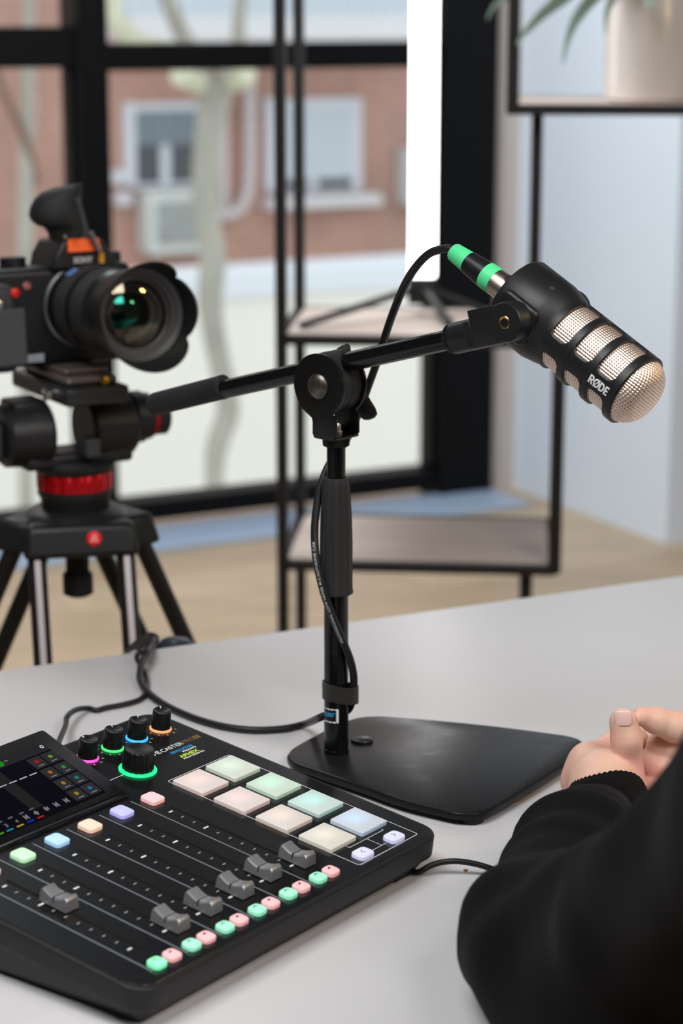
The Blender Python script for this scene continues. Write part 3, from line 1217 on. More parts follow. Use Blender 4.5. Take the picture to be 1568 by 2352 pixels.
# woven grille: cylinder and domed front, real over-and-under relief
def grille_mat():
    m = mat('woven_rose_metal_mesh', (0.80, 0.62, 0.52), 0.42, 1.0)
    nt = m.node_tree
    b = nt.nodes['Principled BSDF']
    uvn = nt.nodes.new('ShaderNodeUVMap')
    sp = nt.nodes.new('ShaderNodeSeparateXYZ')
    nt.links.new(uvn.outputs['UV'], sp.inputs['Vector'])

    def M(op, a, b_=None):
        q = nt.nodes.new('ShaderNodeMath')
        q.operation = op
        for i, x in enumerate((a, b_)):
            if x is None:
                continue
            if isinstance(x, (int, float)):
                q.inputs[i].default_value = x
            else:
                nt.links.new(x, q.inputs[i])
        return q.outputs[0]
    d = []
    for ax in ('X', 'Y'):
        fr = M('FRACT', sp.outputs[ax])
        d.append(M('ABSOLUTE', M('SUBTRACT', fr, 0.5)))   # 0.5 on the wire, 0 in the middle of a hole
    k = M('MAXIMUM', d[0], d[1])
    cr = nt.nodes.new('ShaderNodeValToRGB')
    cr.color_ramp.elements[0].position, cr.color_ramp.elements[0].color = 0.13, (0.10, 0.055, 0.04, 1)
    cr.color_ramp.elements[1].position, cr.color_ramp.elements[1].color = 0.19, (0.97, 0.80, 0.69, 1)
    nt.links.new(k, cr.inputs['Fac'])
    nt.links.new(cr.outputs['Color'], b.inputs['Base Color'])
    return m


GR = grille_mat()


def weave(u, v):
    cu, cv = math.cos(math.pi * u), math.cos(math.pi * v)
    fu, fv = abs(u - round(u)), abs(v - round(v))
    a = math.sqrt(max(0, 1 - (fu / 0.33) ** 2)) if fu < 0.33 else -0.6
    b = math.sqrt(max(0, 1 - (fv / 0.33) ** 2)) if fv < 0.33 else -0.6
    s = math.cos(math.pi * round(u)) * cv
    s2 = -math.cos(math.pi * round(v)) * cu
    return max(a + 0.7 * s if a > 0 else -0.6, b + 0.7 * s2 if b > 0 else -0.6)


def grille():
    cell = 0.00205
    r0 = rF - 0.0026
    nc = int(round(2 * math.pi * r0 / cell / 2)) * 2
    za, zb_ = zB + 0.003, ML - 0.002
    nr = int((zb_ - za) / cell)
    ss = 5
    na, nz = nc * ss, nr * ss
    vs, fs, uvs = [], [], []
    for j in range(nz + 1):
        v = j / ss
        z = za + v * cell
        for i in range(na):
            u = i / ss
            a = 2 * math.pi * i / na
            r = r0 + 0.00028 * weave(u, v)
            vs.append((r * math.cos(a), r * math.sin(a), z))
    for j in range(nz):
        for i in range(na):
            k = (i + 1) % na
            fs.append([j * na + i, j * na + k, (j + 1) * na + k, (j + 1) * na + i])
            uvs.append([(i / ss, j / ss), ((i + 1) / ss, j / ss), ((i + 1) / ss, (j + 1) / ss), (i / ss, (j + 1) / ss)])
    # dome: square weave drawn over a bulged cap
    o = len(vs)
    rd = rF - 0.0022
    step = cell / ss
    m_ = int(rd * 1.32 / step) + 1
    idx = {}
    for j in range(-m_, m_ + 1):
        for i in range(-m_, m_ + 1):
            x, y = i * step, j * step
            q = math.hypot(x, y)
            if q > rd * 1.32:
                continue
            # arc-length wrapped over a rounded-shoulder cap
            rs = 0.0105
            flat = rd - rs
            if q < flat:
                rr, zz, nz_, nr_ = q, 0.0048 * (1 - (q / rd) ** 2) + 0.0085, 1.0, 0.0
            else:
                t = min((q - flat) / rs, math.pi / 2)
                rr = flat + rs * math.sin(t)
                zz = 0.0048 * (1 - (min(rr, rd) / rd) ** 2) + 0.0085 - rs * (1 - math.cos(t))
                nz_, nr_ = math.cos(t), math.sin(t)
            w = 0.00028 * weave(i / ss, j / ss)
            ux, uy = (x / q, y / q) if q > 1e-9 else (1, 0)
            idx[(i, j)] = len(vs)
            vs.append((ux * (rr + w * nr_), uy * (rr + w * nr_), ML + zz - 0.0002 + w * nz_))
    for (i, j), k in list(idx.items()):
        if (i + 1, j) in idx and (i, j + 1) in idx and (i + 1, j + 1) in idx:
            fs.append([k, idx[(i + 1, j)], idx[(i + 1, j + 1)], idx[(i, j + 1)]])
            uvs.append([(i / ss, j / ss), ((i + 1) / ss, j / ss), ((i + 1) / ss, (j + 1) / ss), (i / ss, (j + 1) / ss)])
    me = bpy.data.meshes.new('grille')
    T = Matrix.Translation(-Bk) @ MM
    me.from_pydata([T @ Vector(p) for p in vs], [], fs)
    ul = me.uv_layers.new(name='UVMap')
    flat_uv = [c for f in uvs for uv in f for c in uv]
    ul.data.foreach_set('uv', flat_uv)
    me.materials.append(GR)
    me.shade_smooth()
    ob = bpy.data.objects.new('grille', me)
    col.objects.link(ob)
    ob.parent = mic


grille()
# dark foam core seen through the weave
m = MB(MM)
m.lathe([(0, zB), (rF - 0.006, zB), (rF - 0.006, ML), (rF * 0.6, ML + 0.004), (0, ML + 0.006)], 48)
m.build('foam_core', mat('dark_foam', (0.03, 0.02, 0.018), 0.95), mic)
# lettering on the strut that faces the room
tmp = MB()
tmp.v, tmp.f = stroke_text('RØDE', 0.0062, 0.0172)
tmp.v = [v - Vector((0.0086, 0, 0)) for v in tmp.v]
tx = MB(MM)
zl = ML - 0.0065 - pitch * 0.42 + 0.002
tx.v = [MM @ Vector(((rF + 0.00012 + v.z) * math.cos(TH[0] + (v.y - 0.0031) / rF), (rF + 0.00012 + v.z) * math.sin(TH[0] + (v.y - 0.0031) / rF), zl + v.x)) for v in tmp.v]
tx.f = tmp.f
tx.build('lettering', WHITE_INK, mic)
# small printed mark on the housing
tmp = MB()
tmp.lathe([(0.0010, 0), (0.0016, 0), (0.0016, 0.0001), (0.0010, 0.0001)], 20, cap0=False, cap1=False)
tx = MB()
tx.v = [MM @ Vector(((rB + 0.0001 + v.z) * math.cos(R(40) + v.y / rB), (rB + 0.0001 + v.z) * math.sin(R(40) + v.y / rB), zA * 0.86 + v.x)) for v in tmp.v]
tx.f = tmp.f
tx.build('printed_mark', mat('faint_grey_print', (0.08, 0.08, 0.08), 0.5), mic)
# swing mount: pivots, arms and threaded socket
pv = pl(1243, 722)
zpv = (pv - Bk).dot(ma)
pv = Bk + ma * zpv
bm_dir = bd
for s_ in (1, -1):
    nd = NF * s_
    up_ = bm_dir.cross(nd).normalized()
    M = frame(pv, bm_dir, (nd.cross(bm_dir)), nd)
    m = MB(M)
    m.lathe([(0.0135, rB - 0.006), (0.0135, rB + 0.0118), (0.0128, rB + 0.0128), (0.0045, rB + 0.0128), (0.0045, rB + 0.010), (0, rB + 0.010)], 48)
    kb = m.build('pivot_knob', MBODY, mic)
    m = MB(M)
    m.lathe([(0.0030, rB + 0.0128), (0.0040, rB + 0.0131), (0.0044, rB + 0.0128)], 32, cap0=False, cap1=False)
    m.build('brass_ring', mat('brass_insert', (0.55, 0.32, 0.12), 0.25, 1.0), kb)
    m = MB(M)
    m.lathe([(0, rB + 0.0122), (0.0031, rB + 0.0122), (0.0031, rB + 0.0127), (0, rB + 0.0127)], 32)
    m.build('pivot_hole', mat('pitch_black', (0.001, 0.001, 0.001), 0.9), kb)
    m = MB(M)
    arm = []
    for k in range(13):
        a = -math.pi / 2 + math.pi * k / 12
        arm.append((0.0130 * math.cos(a), 0.0130 * math.sin(a)))
    arm += [(-0.030, 0.0132), (-0.030, -0.0128)]
    m.slab(arm, rB + 0.0050, rB + 0.0112, 0.0008, 2)
    m.build('mount_arm', MBODY, mic)
    # flat facet on the housing under the pivot
    m = MB(frame(Bk + nd * 0 + ma * (zA * 0.52), ma, nd.cross(ma), nd))
    m.slab(rrect(-zA * 0.40, zA * 0.62, -0.0145, 0.0145, 0.006), rB - 0.006, rB + 0.0006, 0.003, 3)
    m.build('side_flat', MBODY, mic)
M = frame(pv - bm_dir * 0.033, bm_dir, NF.cross(bm_dir), NF)
m = MB(M)
m.box((0, -0.003, 0), (0.0068, 0.019, 2 * (rB + 0.011)))
m.build('mount_bridge', MBODY, mic, bevel=0.0012)
sk1 = pv - bm_dir * 0.034
tq = (b1 - sk1)
bax = b1 + bd * ((sk1 - b1).dot(bd))
m = MB(axis_frame(b1 - bd * 0.001, bd))
Ls = (bax - b1).length
kn = []
for z, r in ((-0.002, 0.0095), (0.0, 0.0108), (0.0022, 0.0110)):
    kn.append([((r - (0.0004 if i % 2 else 0)) * math.cos(2 * math.pi * i / 80), (r - (0.0004 if i % 2 else 0)) * math.sin(2 * math.pi * i / 80), z) for i in range(80)])
m.loft(kn)
m.build('knurled_ring', CLAMPM, stand, angle=20)
m = MB(axis_frame(b1 + bd * 0.0013, bd))
m.lathe([(0, 0), (0.0100, 0.0), (0.0112, 0.0008), (0.0112, Ls), (0, Ls)], 40)
m.build('thread_socket', MBODY, mic)

# ------------------------------------------------------------------ XLR plug and microphone cable
x1, x0 = Bk + ma * 0.004, pl(1040, 577)
xa = (x1 - x0).normalized()
XL = (x1 - x0).length
cab = thing('microphone_cable', (-0.05, 1.56, 0.75), 'black microphone cable with green-ringed metal plug winding down the stand', 'cable')
MX = axis_frame(x0, xa)
GREEN = mat('mint_green_plastic', lin(82, 214, 142), 0.45)
k = XL
m = MB(MX)
m.lathe([(0.0030, 0), (0.0058, 0.0002), (0.0066, 0.0015), (0.0078, 0.24 * k)], 40)
m.build('boot_ring', GREEN, cab)
m = MB(MX)
m.lathe([(0.0080, 0.235 * k), (0.0092, 0.44 * k), (0.0095, 0.50 * k)], 40)
m.build('plug_boot', mat('black_plug_boot', (0.010, 0.010, 0.011), 0.35), cab)
m = MB(MX)
m.lathe([(0.0095, 0.495 * k), (0.0096, 0.5 * k), (0.0098, 0.63 * k), (0.0096, 0.635 * k)], 40)
m.build('boot_ring', GREEN, cab)
m = MB(MX)
m.lathe([(0.0094, 0.63 * k), (0.0096, 0.64 * k), (0.0097, 1.0 * k), (0, 1.0 * k)], 40)
m.build('plug_shell', mat('satin_nickel', (0.60, 0.54, 0.48), 0.30, 1.0, bump=0.15, bump_scale=2500), cab)
m = MB(MX)
tmpd = (CU - xa * CU.dot(xa)).normalized()
tv = (vdir * 0.55 + CU * 0.9)
tv = (tv - xa * tv.dot(xa)).normalized()
m2 = MB(frame(x0 + xa * (0.83 * k) + tv * 0.0092, xa, tv.cross(xa), tv))
m2.slab(circle(0.0052, 32), 0, 0.0010, 0.0005, 2)
for q in range(4):
    m2.box((0.0014 * (q - 1.5), 0, 0.0012), (0.0005, 0.006 - 0.0012 * abs(q - 1.5), 0.0006))
m2.build('latch', mat('bronze_latch', (0.36, 0.28, 0.22), 0.35, 1.0), cab)

T0 = 0.7532
path = [pl(1048, 583), pl(1036, 573), pl(1016, 572), pl(985, 583), pl(955, 613, 0.002), pl(928, 657, 0.008), pl(903, 717, 0.018), pl(884, 772, 0.028), pl(866, 830, 0.034), pl(848, 880, 0.036), pl(830, 930, 0.036), pl(808, 985, 0.032),
        aty(780, 1035, PY + 0.016), aty(757, 1065, PY + 0.012), aty(738, 1110, PY + 0.006), aty(727, 1165, PY), aty(722, 1225, PY - 0.006), aty(727, 1290, PY - 0.0125), aty(743, 1360, PY - 0.0155), aty(763, 1415, PY - 0.0150), aty(785, 1468, PY - 0.0125), aty(804, 1515, PY - 0.009), aty(812, 1555, PY - 0.005),
        aty(810, 1590, PY - 0.003), aty(803, 1625, PY + 0.006), aty(782, 1640, PY + 0.015), aty(755, 1641, PY + 0.016), aty(735, 1648, PY + 0.004),
        atz(700, 1663, 0.7560), atz(650, 1674, T0), atz(585, 1677, T0), atz(520, 1670, T0), atz(465, 1656, T0), atz(415, 1637, T0), atz(372, 1615, T0), atz(340, 1590, 0.7545), atz(322, 1563, 0.757), atz(322, 1538, 0.760), atz(330, 1512, 0.762), atz(340, 1494, 0.763), aty(352, 1474, 1.885), aty(350, 1463, 1.90), aty(340, 1470, 1.915), aty(334, 1530, 1.92)]
m = MB()
P = smooth_path(path, 8)
m.tube(P, 0.0030, 16)
m.build('cable_jacket', CABLE, cab)
# jacket print
tmp = MB()
tmp.text('PROFESSIONAL LOW NOISE MICROPHONE CABLE', 0.0027, Matrix(), 0, 0.00004, width=0.084)
seg = [aty(x, y, PY + o) for x, y, o in ((806, 1500, -0.0105), (785, 1468, -0.0125), (763, 1415, -0.0150), (743, 1360, -0.0155), (727, 1290, -0.0125), (722, 1245, -0.0085))]
SP = smooth_path(seg, 16)
acc = [0.0]
for i in range(1, len(SP)):
    acc.append(acc[-1] + (SP[i] - SP[i - 1]).length)
tx = MB()
vv = []
for v in tmp.v:
    s_ = min(v.x + 0.012, acc[-1] - 1e-4)
    i = max(1, next(q for q in range(len(acc)) if acc[q] > s_))
    t = (s_ - acc[i - 1]) / (acc[i] - acc[i - 1])
    p = SP[i - 1].lerp(SP[i], t)
    d = (SP[i] - SP[i - 1]).normalized()
    vd = (CAM - p).normalized()
    sdv = d.cross(vd).normalized()
    nn = sdv.cross(d)
    off = -(v.y - 0.0008)
    a = off / 0.0031 - 0.25
    vv.append(p + sdv * (-math.sin(a) * -0.00312) * 1 + nn * (0.00312 * math.cos(a)))
tx.v, tx.f = vv, tmp.f
tx.build('jacket_print', mat('pale_jacket_print', (0.45, 0.47, 0.5), 0.5), cab)

# ------------------------------------------------------------------ audio mixer
MO = Vector((0.069156, 1.35021, 0.75))
YAW = math.atan2(0.804994, 0.593282)
mixer = thing('audio_mixer', MO, 'black podcast audio mixer with lit pads, six faders and a tilted touchscreen', 'audio mixer', YAW)
ROOT = WM[mixer.name]
PM = ROOT @ Matrix.Translation((0, 0, 0.02765)) @ Matrix.Rotation(R(7.5), 4, 'X')     # panel plane: x right, y back, z off the panel
CASE = mat('matte_black_mixer_case', (0.012, 0.012, 0.0125), 0.5, bump=0.12, bump_scale=2500)
PANEL = mat('gloss_black_panel', (0.0045, 0.0047, 0.0055), 0.22, spec=0.45, bump=0.02, bump_scale=1500)
plan = rrect(-0.305, 0, 0, 0.263, 0.0165, 8)
m = MB(PM)
m.slab(plan, -0.0155, 0, 0.0022, 4, bev0=0.0012)
case = m.build('case', CASE, mixer)
m = MB()
top = [PM @ Vector((x, y, -0.0152)) for x, y in inset(plan, 0.0038)]
mid = [PM @ Vector((x, y, -0.0172)) for x, y in inset(plan, 0.0042)]
bi = inset(plan, 0.0130)
bot = []
for x, y in bi:
    q = ROOT @ Vector((x, y * math.cos(R(7.5)), 0.0022))
    bot.append(q)
bot2 = [ROOT @ Vector((x, y * math.cos(R(7.5)), 0.0012)) for x, y in inset(plan, 0.016)]
m.loft([bot2, bot, mid, top])
m.build('underbody', mat('dark_grey_underbody', (0.018, 0.018, 0.0185), 0.55), mixer)
for x, y in ((-0.03, 0.03), (-0.275, 0.03), (-0.03, 0.235), (-0.275, 0.235)):
    m = MB(ROOT)
    m.lathe([(0, 0), (0.008, 0), (0.008, 0.0016), (0, 0.0016)], 20, M=Matrix.Translation((x, y, 0)))
    m.build('rubber_foot', RUBBER, mixer)
m = MB(PM)
m.slab(inset(plan, 0.0036), -0.0004, 0.00025, 0.0001, 1, bev0=0.0001)
m.build('top_panel', PANEL, mixer)
ZP = 0.00028


def strip(mb, pts, w, z=ZP, closed=False):
    n = len(pts)
    V = [Vector((p[0], p[1])) for p in pts]
    L = []
    for i in range(n):
        a = V[i - 1] if (i or closed) else V[i]
        b = V[(i + 1) % n] if (i < n - 1 or closed) else V[i]
        e1 = (V[i] - a).normalized() if (V[i] - a).length > 1e-9 else (b - V[i]).normalized()
        e2 = (b - V[i]).normalized() if (b - V[i]).length > 1e-9 else e1
        t = (e1 + e2).normalized()
        nrm = Vector((-t.y, t.x)) / max(0.5, math.sqrt((1 + e1.dot(e2)) / 2)) * (w / 2)
        L.append((V[i] + nrm, V[i] - nrm))
    vs = [(p.x, p.y, z) for a, b in L for p in (a, b)]
    fs = [[2 * i, 2 * i + 1, (2 * i + 3) % (2 * n), (2 * i + 2) % (2 * n)] for i in range(n if closed else n - 1)]
    mb.add(vs, fs)


# printed lines and scale marks
mk = MB(PM)
strip(mk, rrect(-0.0840, -0.0172, 0.0098, 0.1740, 0.002, 4), 0.00075, closed=True)
strip(mk, [(-0.0305, 0.0305), (-0.0305, 0.0290), (-0.0685, 0.0290), (-0.0685, 0.0318)], 0.0006)
strip(mk, [(-0.0495, 0.0290), (-0.0495, 0.0165)], 0.0006)
strip(mk, [(-0.0635, 0.0165), (-0.0445, 0.0165)], 0.0006)
strip(mk, [(-0.1200, 0.2008), (-0.0990, 0.2008)], 0.0007)
mk.build('printed_outline', mat('pale_print', (0.55, 0.58, 0.58), 0.45), mixer, smooth=False)
mk = MB(PM)
for i in range(6):
    u = -0.2816 + 0.0309 * i
    strip(mk, [(u, 0.0130), (u + (0.0005), 0.1697)], 0.0009)
mk.build('channel_line', GREY_INK, mixer, smooth=False)
big, small = MB(PM), MB(PM)
for i in range(6):
    u = -0.2724 + 0.0309 * i
    for k in range(11):
        y = 0.1416 - 0.01025 * k
        w = 0.0019 if k in (0, 10) else (0.0024 if k == 3 else 0.0014)
        tgt = big if k in (0, 3, 10) else small
        hgt = 0.0007 if tgt is big else 0.0004
        tgt.slab(rrect(u - w, u + w, y - hgt, y + hgt, hgt * 0.9, 3), 0.0002, 0.0004)
big.build('scale_print', WHITE_INK, mixer, smooth=False)
small.build('scale_print', mat('mid_grey_ink', (0.34, 0.34, 0.34), 0.5), mixer, smooth=False)
SLOT = mat('fader_slot_black', (0.0015, 0.0015, 0.0015), 0.9)
CAPM = mat('graphite_fader_cap', (0.27, 0.272, 0.285), 0.33, 0.45)
CAPD = mat('fader_groove', (0.006, 0.006, 0.007), 0.5)
fy = [0.1035, 0.0415, 0.0420, 0.0420, 0.0445, 0.0410]
for i in range(6):
    u = -0.2660 + 0.0309 * i
    m = MB(PM)
    m.slab(rrect(u - 0.0011, u + 0.0011, 0.0345, 0.1465, 0.001, 3), 0.0002, 0.00045)
    m.build('fader_slot', SLOT, mixer, smooth=False)
    m = MB(PM)
    y = fy[i]
    pr = []
    N = 24
    for k in range(N + 1):
        t = -0.0108 + 0.0216 * k / N
        hgt = 0.0072 + 0.0030 * (abs(t) / 0.0090) ** 1.7
        if abs(t) > 0.0088:
            hgt = 0.0102 - 0.0018 * ((abs(t) - 0.0088) / 0.002) ** 2
        pr.append((t, hgt))
    hw = 0.0052
    loops = []
    for x, sh in ((-hw, 0.0012), (-hw + 0.0007, 0.0003), (-hw + 0.0016, 0), (hw - 0.0016, 0), (hw - 0.0007, 0.0003), (hw, 0.0012)):
        k_ = 1 + (0.0010 / 0.0108 if False else 0)
        loops.append([(u + 0.0013 + x, y + t, hg - sh) for t, hg in pr] + [(u + 0.0013 + x * 1.08, y + 0.0112, 0.0010), (u + 0.0013 + x * 1.08, y - 0.0112, 0.0010)])
    m.loft(loops)
    cp = m.build('fader_cap', CAPM, mixer, angle=32)
    m = MB(PM)
    m.box((u + 0.0013, y, 0.0042), (2 * hw + 0.0005, 0.0007, 0.0062))
    m.build('cap_line', CAPD, cp, smooth=False)
    m = MB(PM)
    m.box((u + 0.0002, y, 0.0008), (0.0016, 0.006, 0.0014))
    m.build('cap_stem', CAPD, cp, smooth=False)


def glow(name, c, s, edge=0.55, base=None):
    """translucent key cap lit by a lamp under its middle"""
    m = mat(name, base or tuple(0.35 + 0.4 * k for k in c), 0.42, spec=0.4)
    nt = m.node_tree
    b = nt.nodes['Principled BSDF']
    tcn = nt.nodes.new('ShaderNodeTexCoord')
    vm = nt.nodes.new('ShaderNodeVectorMath')
    vm.operation = 'DISTANCE'
    vm.inputs[1].default_value = (0.5, 0.5, 1.0)
    nt.links.new(tcn.outputs['Generated'], vm.inputs[0])
    mr = nt.nodes.new('ShaderNodeMapRange')
    mr.interpolation_type = 'SMOOTHSTEP'
    mr.inputs['From Min'].default_value, mr.inputs['From Max'].default_value = 0.0, 0.62
    mr.inputs['To Min'].default_value, mr.inputs['To Max'].default_value = s, s * edge
    nt.links.new(vm.outputs['Value'], mr.inputs['Value'])
    nt.links.new(mr.outputs['Result'], b.inputs['Emission Strength'])
    b.inputs['Emission Color'].default_value = (*c, 1)
    return m


def key(name, x, y, w, h, z, mtl, r=0.0016, bev=0.0008, label=None):
    m = MB(PM)
    m.slab(rrect(x - w / 2, x + w / 2, y - h / 2, y + h / 2, r, 4), 0.0002, z, bev, 3, bev0=0)
    return m.build(name, mtl, mixer, label=label)


PADB = (0.62, 0.61, 0.585)
pads = [(-0.0355, 0, 'pale_green', (0.50, 0.95, 0.55), 0.47), (-0.0355, 1, 'green', (0.18, 0.95, 0.50), 0.55), (-0.0355, 2, 'turquoise', (0.10, 0.92, 0.88), 0.55), (-0.0355, 3, 'blue', (0.14, 0.50, 1.0), 0.65),
        (-0.0705, 0, 'pink', (1.0, 0.42, 0.42), 0.47), (-0.0705, 1, 'rose', (1.0, 0.44, 0.44), 0.47), (-0.0705, 2, 'peach', (1.0, 0.62, 0.45), 0.44), (-0.0705, 3, 'cream', (0.98, 0.86, 0.58), 0.44)]
for x, k, nm, c, s in pads:
    y = 0.1556 - 0.0365 * k
    key('pad', x, y, 0.0285, 0.0275, 0.0032, glow('lit_pad_' + nm, c, s, 0.30, PADB), 0.0012, 0.0007, label='square pad lit ' + nm.replace('_', ' '))
tops = [('pink', (1.0, 0.42, 0.42)), ('green', (0.38, 0.9, 0.42)), ('blue', (0.22, 0.58, 1.0)), ('orange', (1.0, 0.52, 0.32)), ('violet', (0.34, 0.33, 1.0)), ('pink', (1.0, 0.40, 0.40))]
for i, (nm, c) in enumerate(tops):
    key('channel_button', -0.2678 + 0.0307 * i, 0.1610, 0.0128, 0.0136, 0.0032, glow('lit_button_' + nm, c, 0.50, 0.75), 0.0030, 0.0009, label='%s lit channel button' % nm)
MK = mat('dark_key_symbol', (0.03, 0.03, 0.03), 0.5)


def symbol(parent, x, y, pts, w=0.0007, z=0.0034):
    m = MB(PM)
    strip(m, [(x + a, y + b) for a, b in pts], w, z)
    m.build('key_symbol', MK, parent, smooth=False)


for i in range(6):
    u = -0.2746 + 0.0309 * i
    g = key('listen_button', u, 0.0161, 0.0104, 0.0102, 0.0032, glow('lit_listen_green_bright' if i == 0 else 'lit_listen_green', (0.02, 0.95, 0.36) if i == 0 else (0.12, 0.92, 0.52), 0.72 if i == 0 else 0.50, 0.75), 0.0032, 0.001, label='green lit listen button')
    arc = [(0.0016 * math.cos(R(a)), 0.0016 * math.sin(R(a)) + 0.001) for a in range(0, 181, 20)]
    symbol(g, u, 0.0161, arc)
    u = -0.2615 + 0.0309 * i
    g = key('mute_button', u, 0.0160, 0.0104, 0.0102, 0.0032, glow('lit_mute_red', (1.0, 0.34, 0.36), 0.44, 0.75), 0.0032, 0.001, label='red lit mute button')
    symbol(g, u, 0.0168, [(-0.0012, 0.0004), (0.0002, 0.0008), (0.0012, 0.0014)], 0.0014)
NAVM = glow('lit_nav_lilac', (0.62, 0.62, 1.0), 0.45, 0.8)
for x, sg in ((-0.0715, -1), (-0.0360, 1)):
    g = key('page_button', x, 0.0163, 0.0145, 0.0112, 0.0032, NAVM, 0.0036, 0.001, label='lilac lit page button with an arrow')
    symbol(g, x, 0.0168, [(-0.0010 * sg, 0.0018), (0.0010 * sg, 0.0), (-0.0010 * sg, -0.0018)], 0.0005)

# knobs with glowing collars
KN = mat('black_knob', (0.006, 0.006, 0.0065), 0.40, spec=0.4)


def ring_mat(nm, c, s):
    return mat(nm, tuple(0.2 * k for k in c), 0.4, emit=c, emit_s=s)


def knob(x, y, r, hgt, rr, ringm, name, mark_a, lab, ridges=0):
    M = PM @ Matrix.Translation((x, y, 0))
    m = MB(M)
    n = 96
    rows = [(r * 1.0, 0.0008), (r * 0.99, hgt * 0.3), (r * 0.95, hgt - 0.0010), (r * 0.92, hgt - 0.0003), (r * 0.87, hgt), (r * 0.80, hgt - 0.0001), (r * 0.5, hgt - 0.0011), (r * 0.2, hgt - 0.0015)]
    loops = []
    for j, (q, z) in enumerate(rows):
        L = []
        for i in range(n):
            dr = (0.00045 if (ridges and j < 3 and i % 6 < 2) else 0)
            L.append(((q - dr) * math.cos(2 * math.pi * i / n), (q - dr) * math.sin(2 * math.pi * i / n), z))
        loops.append(L)
    m.loft(loops)
    k = m.build(name, KN, mixer, label=lab)
    m = MB(M)
    prof = [(rr - 0.0014, 0.0003), (rr, 0.0004), (rr + 0.0002, 0.0012), (rr - 0.0004, 0.0019), (rr - 0.0014, 0.0021), (r * 0.9, 0.0021)]
    m.lathe(prof, 64, cap0=False, cap1=False)
    m.build('light_ring', ringm, k)
    if mark_a is not None:
        m = MB(M @ Matrix.Rotation(R(mark_a), 4, 'Z'))
        m.box((r * 0.72, 0, hgt - 0.0002), (r * 0.34, 0.0007, 0.0008))
        m.box((r * 0.94, 0, hgt - 0.001), (0.0009, 0.0007, 0.0016))
        m.build('pointer_line', WHITE_INK, k, smooth=False)
    return k


small_rings = [(-0.0990, 'ring_magenta', (1.0, 0.08, 0.55), 1.3), (-0.0732, 'ring_green', (0.06, 0.95, 0.22), 1.0), (-0.0476, 'ring_blue', (0.04, 0.42, 1.0), 1.35), (-0.0218, 'ring_amber', (1.0, 0.42, 0.17), 1.0)]
tk = MB(PM)
for (x, nm, c, s), a in zip(small_rings, (100, 60, 45, 55)):
    knob(x, 0.2350, 0.0071, 0.0155, 0.0080, ring_mat(nm, c, s), 'headphone_knob', a, 'small black knob with a glowing %s collar' % nm[5:])
    for k in range(9):
        q = R(-40 - 35 * (k - 0))
        tk.box((0, 0, 0.0003), (0.0016, 0.0005, 0.0002), Matrix.Translation((x + 0.0108 * math.cos(q), 0.2350 + 0.0108 * math.sin(q), 0)) @ Matrix.Rotation(q, 4, 'Z'))
tk.build('knob_scale', WHITE_INK, mixer, smooth=False)
knob(-0.0862, 0.1995, 0.0112, 0.0165, 0.0133, ring_mat('ring_emerald', (0.01, 0.90, 0.28), 1.25), 'main_knob', None, 'large ribbed black knob with a glowing green collar', 1)

# panel lettering
GOLD = mat('gold_print', lin(120, 96, 58), 0.5)
BLUEP = mat('blue_print', lin(30, 140, 200), 0.5)
LIME = mat('lime_print', lin(175, 215, 50), 0.5)
m = MB(PM)
vs_, fs_ = stroke_text('RØDE', 0.0046, 0.0245)
m.add(vs_, fs_, Matrix.Translation((-0.0758, 0.2070, 0.0003)))
m.build('panel_lettering', WHITE_INK, mixer, smooth=False)
for body, x, y, sz, w, mt, bold in (('CASTER', -0.0505, 0.2070, 0.0064, 0.0222, WHITE_INK, 0.0), ('PRO', -0.0278, 0.2070, 0.0064, 0.0130, GOLD, 0.0), ('II', -0.0142, 0.2070, 0.0064, 0.0050, GOLD, 0.00025),
                                    ('REVOLUTION', -0.0478, 0.2008, 0.0040, 0.0226, BLUEP, 0.00012), ('PREAMPS', -0.0392, 0.1978, 0.0027, 0.0142, WHITE_INK, 0.00006), ('APHEX', -0.0478, 0.1925, 0.0049, 0.0202, LIME, 0.00022), ('PROCESSING', -0.0475, 0.1896, 0.0026, 0.0218, WHITE_INK, 0.00006)):
    m = MB(PM)
    m.text(body, sz, Matrix.Translation((x, y, 0.0003)), 0.00005, bold, width=w)
    m.build('panel_lettering', mt, mixer, smooth=False)

# tilted touchscreen
SB = math.atan2(0.0185, 0.0775)
SM = PM @ Matrix.Translation((0, 0.179, 0.003)) @ Matrix.Rotation(SB, 4, 'X')
m = MB(SM)
m.slab(rrect(-0.2900, -0.1225, -0.0005, 0.0800, 0.0025, 4), -0.0058, 0.0, 0.0007, 2)
scr = m.build('touchscreen', mat('black_screen_bezel', (0.004, 0.004, 0.0045), 0.35, spec=0.25), mixer)
m = MB(PM)
m.slab(rrect(-0.291, -0.1215, 0.1750, 0.1795, 0.0015, 3), 0, 0.0026, 0.001, 2, bev0=0)
m.build('hinge', PANEL, scr)
m = MB(PM)
m.box((-0.206, 0.232, 0.0035), (0.15, 0.034, 0.007))
m.build('screen_mount', CASE, scr, smooth=False)
DZ = 0.0001


def ui(name, mtl, rects=None, polys=None, texts=None, parent=None, lv=2):
    m = MB(SM)
    for x0, x1, y0, y1, r in rects or []:
        m.slab(rrect(x0, x1, y0, y1, r, 3), DZ * 0.5, DZ * lv)
    for pts in polys or []:
        m.slab(pts, DZ * 2, DZ * (lv + 2))
    for body, x, y, sz, w in texts or []:
        m.text(body, sz, Matrix.Translation((x, y, DZ * 4)), 0.00002, 0.0, width=w)
    return m.build(name, mtl, parent or scr, smooth=False)


def em(nm, c, s):
    return mat(nm, (0.0, 0.0, 0.0), 0.25, emit=c, emit_s=s, spec=0.2)


